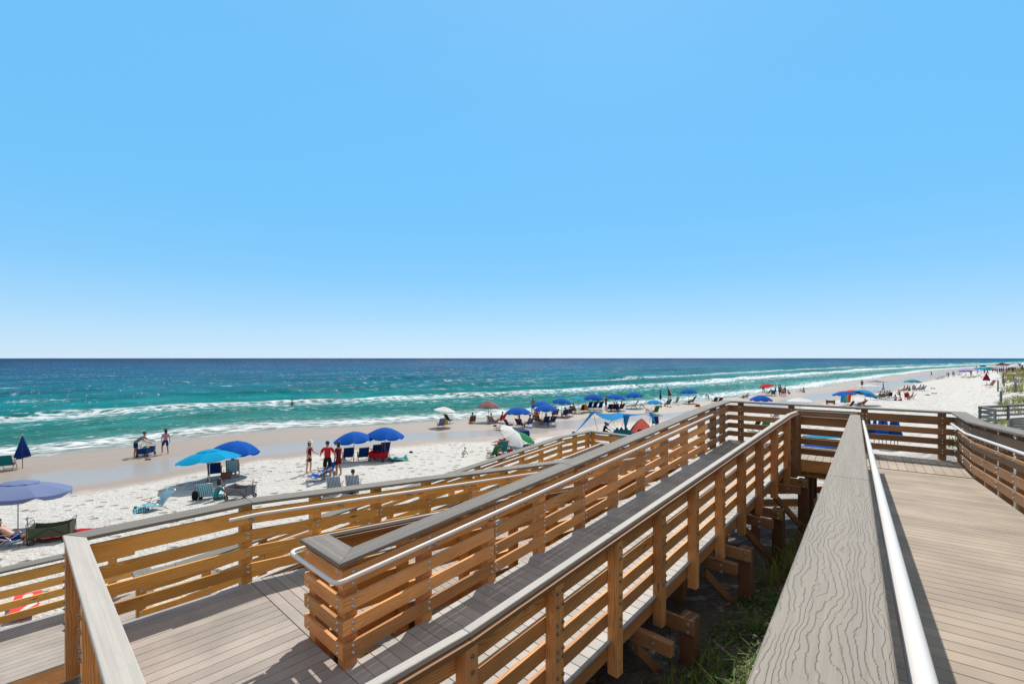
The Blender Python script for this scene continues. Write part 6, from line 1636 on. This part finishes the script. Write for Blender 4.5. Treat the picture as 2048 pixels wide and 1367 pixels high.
# red board seen through the rail at the left edge
p_ = at(50, 1222)
th = empty('cornhole_board', p_, 'red cornhole board with a pale triangle on the sand behind the left rail', 'board', None, math.atan2(-(at(68, 1185).x-at(38, 1258).x), at(68, 1185).y-at(38, 1258).y))
ln = 1.05
def board_poly(name, pts, z, mat, hh=0.004):
    mb = MB(); k_ = lambda p: Vector((p[0], p[1], z+0.14*(p[1]+ln/2)/ln))
    top = [k_(p)+Vector((0, 0, hh)) for p in pts]; bot = [k_(p) for p in pts]
    mb.prism(bot, top); return mb.build(name, mat, th)
board_poly('panel', [(-.23, -ln/2), (.23, -ln/2), (.23, ln/2), (-.23, ln/2)], 0.07, M_RED, 0.02)
board_poly('triangle', [(-.20, -ln*.45), (.20, ln*.20), (.20, -ln*.1)], 0.0905, C['white'])
board_poly('hole', [(0.09*cos(a*pi/8), ln*.36+0.09*sin(a*pi/8)) for a in range(16)], 0.0905, C['white'])
for s in (-1, 1):
    mb = MB(); mb.box(s*.20-.02, s*.20+.02, ln/2-.12, ln/2-.06, 0, 0.205, axis=2); mb.build('leg', M_WFR, th)

# ------------------------------------------------------------------ old grey boardwalk at the right
def old_rail(label, A, B, nposts, z0, sign=False, H=1.05, lean=False):
    """A, B: ground-plan points; z0 deck height"""
    A = Vector(A); B = Vector(B); th = empty('old_railing', A, label, 'railing', 'grey railings of the old boardwalk')
    d = (B-A); Ld = d.length; d.normalize(); n = Vector((-d.y, d.x, 0)); Mi = Matrix.Translation(-A)
    for i in range(nposts):
        p = A+d*(Ld*i/(nposts-1)); mb = MB()
        mb.prism([p+d*a*.05+n*b_*.05+Vector((0, 0, -1.3)) for a, b_ in ((-1, -1), (1, -1), (1, 1), (-1, 1))], [p+d*a*.05+n*b_*.05+Vector((0, 0, H)) for a, b_ in ((-1, -1), (1, -1), (1, 1), (-1, 1))])
        mb.v = [tuple(Mi @ Vector(v)) for v in mb.v]; mb.build('post', M_GREY, th)
    for z in (0.12, 0.40, 0.68, 0.93):
        mb = MB(); w = n*.02; o_ = n*0.072
        mb.prism([A+o_-w+Vector((0, 0, z)), A+o_+w+Vector((0, 0, z)), A+o_+w+Vector((0, 0, z+.13)), A+o_-w+Vector((0, 0, z+.13))], [B+o_-w+Vector((0, 0, z)), B+o_+w+Vector((0, 0, z)), B+o_+w+Vector((0, 0, z+.13)), B+o_-w+Vector((0, 0, z+.13))])
        mb.v = [tuple(Mi @ Vector(v)) for v in mb.v]; mb.build('board', M_GREY, th)
    mb = MB(); w = n*.09
    mb.prism([A-w+Vector((0, 0, H)), A+w+Vector((0, 0, H)), A+w+Vector((0, 0, H+.04)), A-w+Vector((0, 0, H+.04))], [B-w+Vector((0, 0, H)), B+w+Vector((0, 0, H)), B+w+Vector((0, 0, H+.04)), B-w+Vector((0, 0, H+.04))])
    mb.v = [tuple(Mi @ Vector(v)) for v in mb.v]; mb.build('cap', M_GREY, th)
    return th
zo = -3.92
K0 = W3(1960, 810, 27.5); K0.z = zo; K1 = W3(1990, 812, 26.0); K1.z = zo; K2 = W3(2150, 815, 25.0); K2.z = zo; K3 = W3(2120, 810, 30.0); K3.z = zo
old_rail('weathered grey railing of the old boardwalk, its far side running out of the right edge', K0, K3, 4, zo)
old_rail('short end of the weathered grey railing facing the beach', K0, K1, 2, zo)
Q1 = W3(2024, 832, 21.5); Q1.z = zo+0.05; Q2 = W3(2120, 836, 20.5); Q2.z = zo+0.05
th = empty('old_gate_panel', Q1, 'bluish grey slatted panel at the right edge in front of the old railing', 'gate')
for i in range(7):
    mb = MB(); mb.box(0, 2.0, -0.02, 0.02, 0.10+0.135*i, 0.22+0.135*i); mb.build('slat', M_GREY, th)
for x in (0.0, 1.0, 2.0):
    mb = MB(); mb.box(x-.045, x+.045, 0.022, 0.11, -0.9, 1.08, axis=2); mb.build('post', M_GREY, th)
# ------------------------------------------------------------------ dune marker posts with a sign
for i, (px, py, h_) in enumerate(((1996, 783, 1.45), (2006, 766, 1.5), (2008, 772, 1.1), (2002, 812, 1.15), (2027, 760, 1.4), (2031, 784, 1.3))):
    g = at(px, py)
    th = empty('marker_post', g, 'pale wooden dune marker post, '+('by the closed red umbrella', 'upright behind it', 'short one beside the upright', 'nearest the old railing', 'farthest along the dune foot', 'on the brown dune with a purple tag')[i], 'post', 'marker posts along the dune foot')
    mb = MB(); mb.box(-.06, .06, -.06, .06, -.4, h_, axis=2); mb.build('shaft', M_GREY if i % 2 == 0 else C['grey'], th, bevel=0.01)
    if i in (4, 5): mb = MB(); mb.box(-.28, .28, -.085, -.065, h_-.35, h_-.05); mb.build('sign_plate', C['white'] if i == 4 else C['lilac'], th)
    mb = MB(); mb.lathe([(0.062, 0), (0.03, .05), (.001, .06)], 6, Matrix.Translation((0, 0, h_))); mb.build('cap', M_GREY, th)

# ------------------------------------------------------------------ dune plants
def mat_blades(name, g1, g2, straw):
    m, nt, b = newmat(name)
    at_ = nt.nodes.new('ShaderNodeAttribute'); at_.attribute_name = "rnd"
    r = ramp(nt, [(0.0, g1), (0.5, g2), (0.75, straw), (1.0, (straw[0]*.75, straw[1]*.65, straw[2]*.6))], at_.outputs['Fac'])
    L(nt, r.outputs[0], b.inputs['Base Color']); b.inputs['Roughness'].default_value = 0.6; b.inputs['Specular IOR Level'].default_value = 0.25
    out = nt.nodes['Material Output']; tr = nt.nodes.new('ShaderNodeBsdfTranslucent'); L(nt, r.outputs[0], tr.inputs[0])
    mx = nt.nodes.new('ShaderNodeMixShader'); mx.inputs[0].default_value = 0.35; L(nt, b.outputs[0], mx.inputs[1]); L(nt, tr.outputs[0], mx.inputs[2]); L(nt, mx.outputs[0], out.inputs[0])
    return m
M_BLADE = mat_blades('dune_grass_blades', (0.10, 0.17, 0.03), (0.20, 0.26, 0.05), (0.27, 0.20, 0.075))
M_LEAF = mat_blades('ground_leaves', (0.035, 0.10, 0.02), (0.09, 0.17, 0.035), (0.22, 0.19, 0.07))
R2 = random.Random(11)
def blade(mb, p, h, w, ang, lean, r):
    mb.cr = r
    d = Vector((cos(ang), sin(ang), 0)); s = Vector((-sin(ang), cos(ang), 0))*w
    p0 = Vector(p); p1 = p0+Vector((0, 0, h*.5))+d*lean*h*.25; p2 = p0+Vector((0, 0, h*.85*(1-lean*.35)))+d*lean*h*.75
    i = len(mb.v)
    mb.v += [tuple(p0-s), tuple(p0+s), tuple(p1+s*.8), tuple(p1-s*.8), tuple(p2)]
    mb.f += [(i, i+1, i+2, i+3), (i+3, i+2, i+4)]
    mb.uv += [(0, 0)]*7; mb.r += [r]*7
def clump(mb, x, y, n, h, spread, rlo, rhi, w=0.006):
    for _ in range(n):
        a = R2.random()*2*pi; q = R2.random()**.7*spread
        xx, yy = x+cos(a)*q, y+sin(a)*q
        blade(mb, (xx, yy, ground(xx, yy)-0.02), h*(0.6+0.7*R2.random()), w*(0.7+0.6*R2.random()), a+R2.uniform(-1, 1), R2.uniform(0.2, 0.9), R2.uniform(rlo, rhi))
gm = MB()
def scatter(n, s0, s1, n0, n1, frame, cnt, h, spread, rlo, rhi, thr=-0.2, w=0.006):
    for _ in range(n):
        p = frame(R2.uniform(s0, s1), R2.uniform(n0, n1))
        if noise.noise(Vector((p.x*.55, p.y*.55, 3.0))) < thr: continue
        clump(gm, p.x, p.y, cnt, h, spread, rlo, rhi, w)
scatter(110, 8.0, 12.4, -2.2, -0.2, PM, 26, 0.62, 0.16, 0.15, 0.95, -0.4)        # lit tuft in front of the landing
scatter(130, 2.5, 9.0, -2.2, -0.4, PM, 12, 0.34, 0.16, 0.0, 0.6, -0.1)
scatter(70, 14.4, 24.0, -3.5, 5.0, PU, 18, 0.42, 0.22, 0.3, 1.0, 0.05)
scatter(160, -1.0, 16.0, 2.1, 6.5, PU, 18, 0.55, 0.22, 0.0, 0.7, -0.25)
scatter(90, 2.2, 8.0, -4.9, -4.2, PM, 16, 0.22, 0.12, 0.0, 0.75, -0.9)
def dune_line(t): return -3.2-max(0, t-55)*0.058
for _ in range(2200):
    t = 26+R2.random()**1.4*190; m = dune_line(t)+R2.random()**1.3*26
    p = PS(t, m)
    if noise.noise(Vector((p.x*.16, p.y*.16, 3.0))) < -0.16: continue
    clump(gm, p.x, p.y, 12, 0.55+t*0.0012, 0.30+t*0.003, 0.25, 1.0, 0.010+t*0.00016)
o = gm.build('dune_grass', M_BLADE, None, normals=False); o['kind'] = 'stuff'; tag(o, 'green and straw coloured dune grass growing under and behind the boardwalk', 'grass')
lm = MB()
def leafpatch(x, y, n, spread, size, rlo=0.0, rhi=0.8):
    for _ in range(n):
        a = R2.random()*2*pi; q = R2.random()**.6*spread; xx, yy = x+cos(a)*q, y+sin(a)*q
        c = Vector((xx, yy, ground(xx, yy)+0.02+R2.random()*0.16*(1-q/spread)))
        u = Vector((cos(a*7), sin(a*7), R2.uniform(-.4, .6))).normalized()*size*(.5+R2.random()); v = Vector((-sin(a*7), cos(a*7), R2.uniform(-.5, .5))).normalized()*size*.5*(.5+R2.random())
        i = len(lm.v); lm.v += [tuple(c-u*.5), tuple(c+v*.5), tuple(c+u*.6), tuple(c-v*.5)]; lm.f.append((i, i+1, i+2, i+3)); r = R2.uniform(rlo, rhi); lm.uv += [(0, 0)]*4; lm.r += [r]*4
for _ in range(420):
    p = PM(R2.uniform(2.2, 10.5), R2.uniform(-2.2, 0.2))
    if noise.noise(Vector((p.x*.8, p.y*.8, 9.0))) > -0.12: leafpatch(p.x, p.y, 60, 0.34, 0.055)
for _ in range(50):
    p = PM(R2.uniform(2.2, 8), R2.uniform(-4.95, -4.2)); leafpatch(p.x, p.y, 40, 0.2, 0.05, 0.2, 0.9)
for _ in range(1000):
    t = 28+R2.random()**1.3*170; p = PS(t, dune_line(t)+0.6+R2.random()*22)
    if noise.noise(Vector((p.x*.13, p.y*.13, 7.0))) > -0.12: leafpatch(p.x, p.y, 34, 0.9+t*.008, 0.15+t*.0012, 0.35, 1.0)
o = lm.build('ground_creepers', M_LEAF, None, normals=False); o['kind'] = 'stuff'; tag(o, 'low leafy creepers spreading over the sand beneath the ramps', 'ground cover')
for i, (px, py, h_) in enumerate(((1478, 1330, 0.9), (1450, 1345, 0.8), (1500, 1300, 0.75))):
    p = PM(3.6+0.75*i, -1.25-0.12*i); g_ = Vector((p.x, p.y, ground(p.x, p.y)))
    mb = MB()
    for k in range(9):
        a = R2.random()*6.28
        blade(mb, (0.02*cos(a), 0.02*sin(a), 0), h_*(.6+.5*R2.random()), 0.004, a, R2.uniform(.3, 1.0), R2.uniform(.1, .75))
    o = mb.build('grass_tuft', M_BLADE, None, normals=False); o.location = g_; tag(o, ('lowest', 'middle', 'upper')[i]+' one of three arching grass tufts beside the nearest grey cap', 'grass tuft', 'arching grass tufts by the nearest railing')
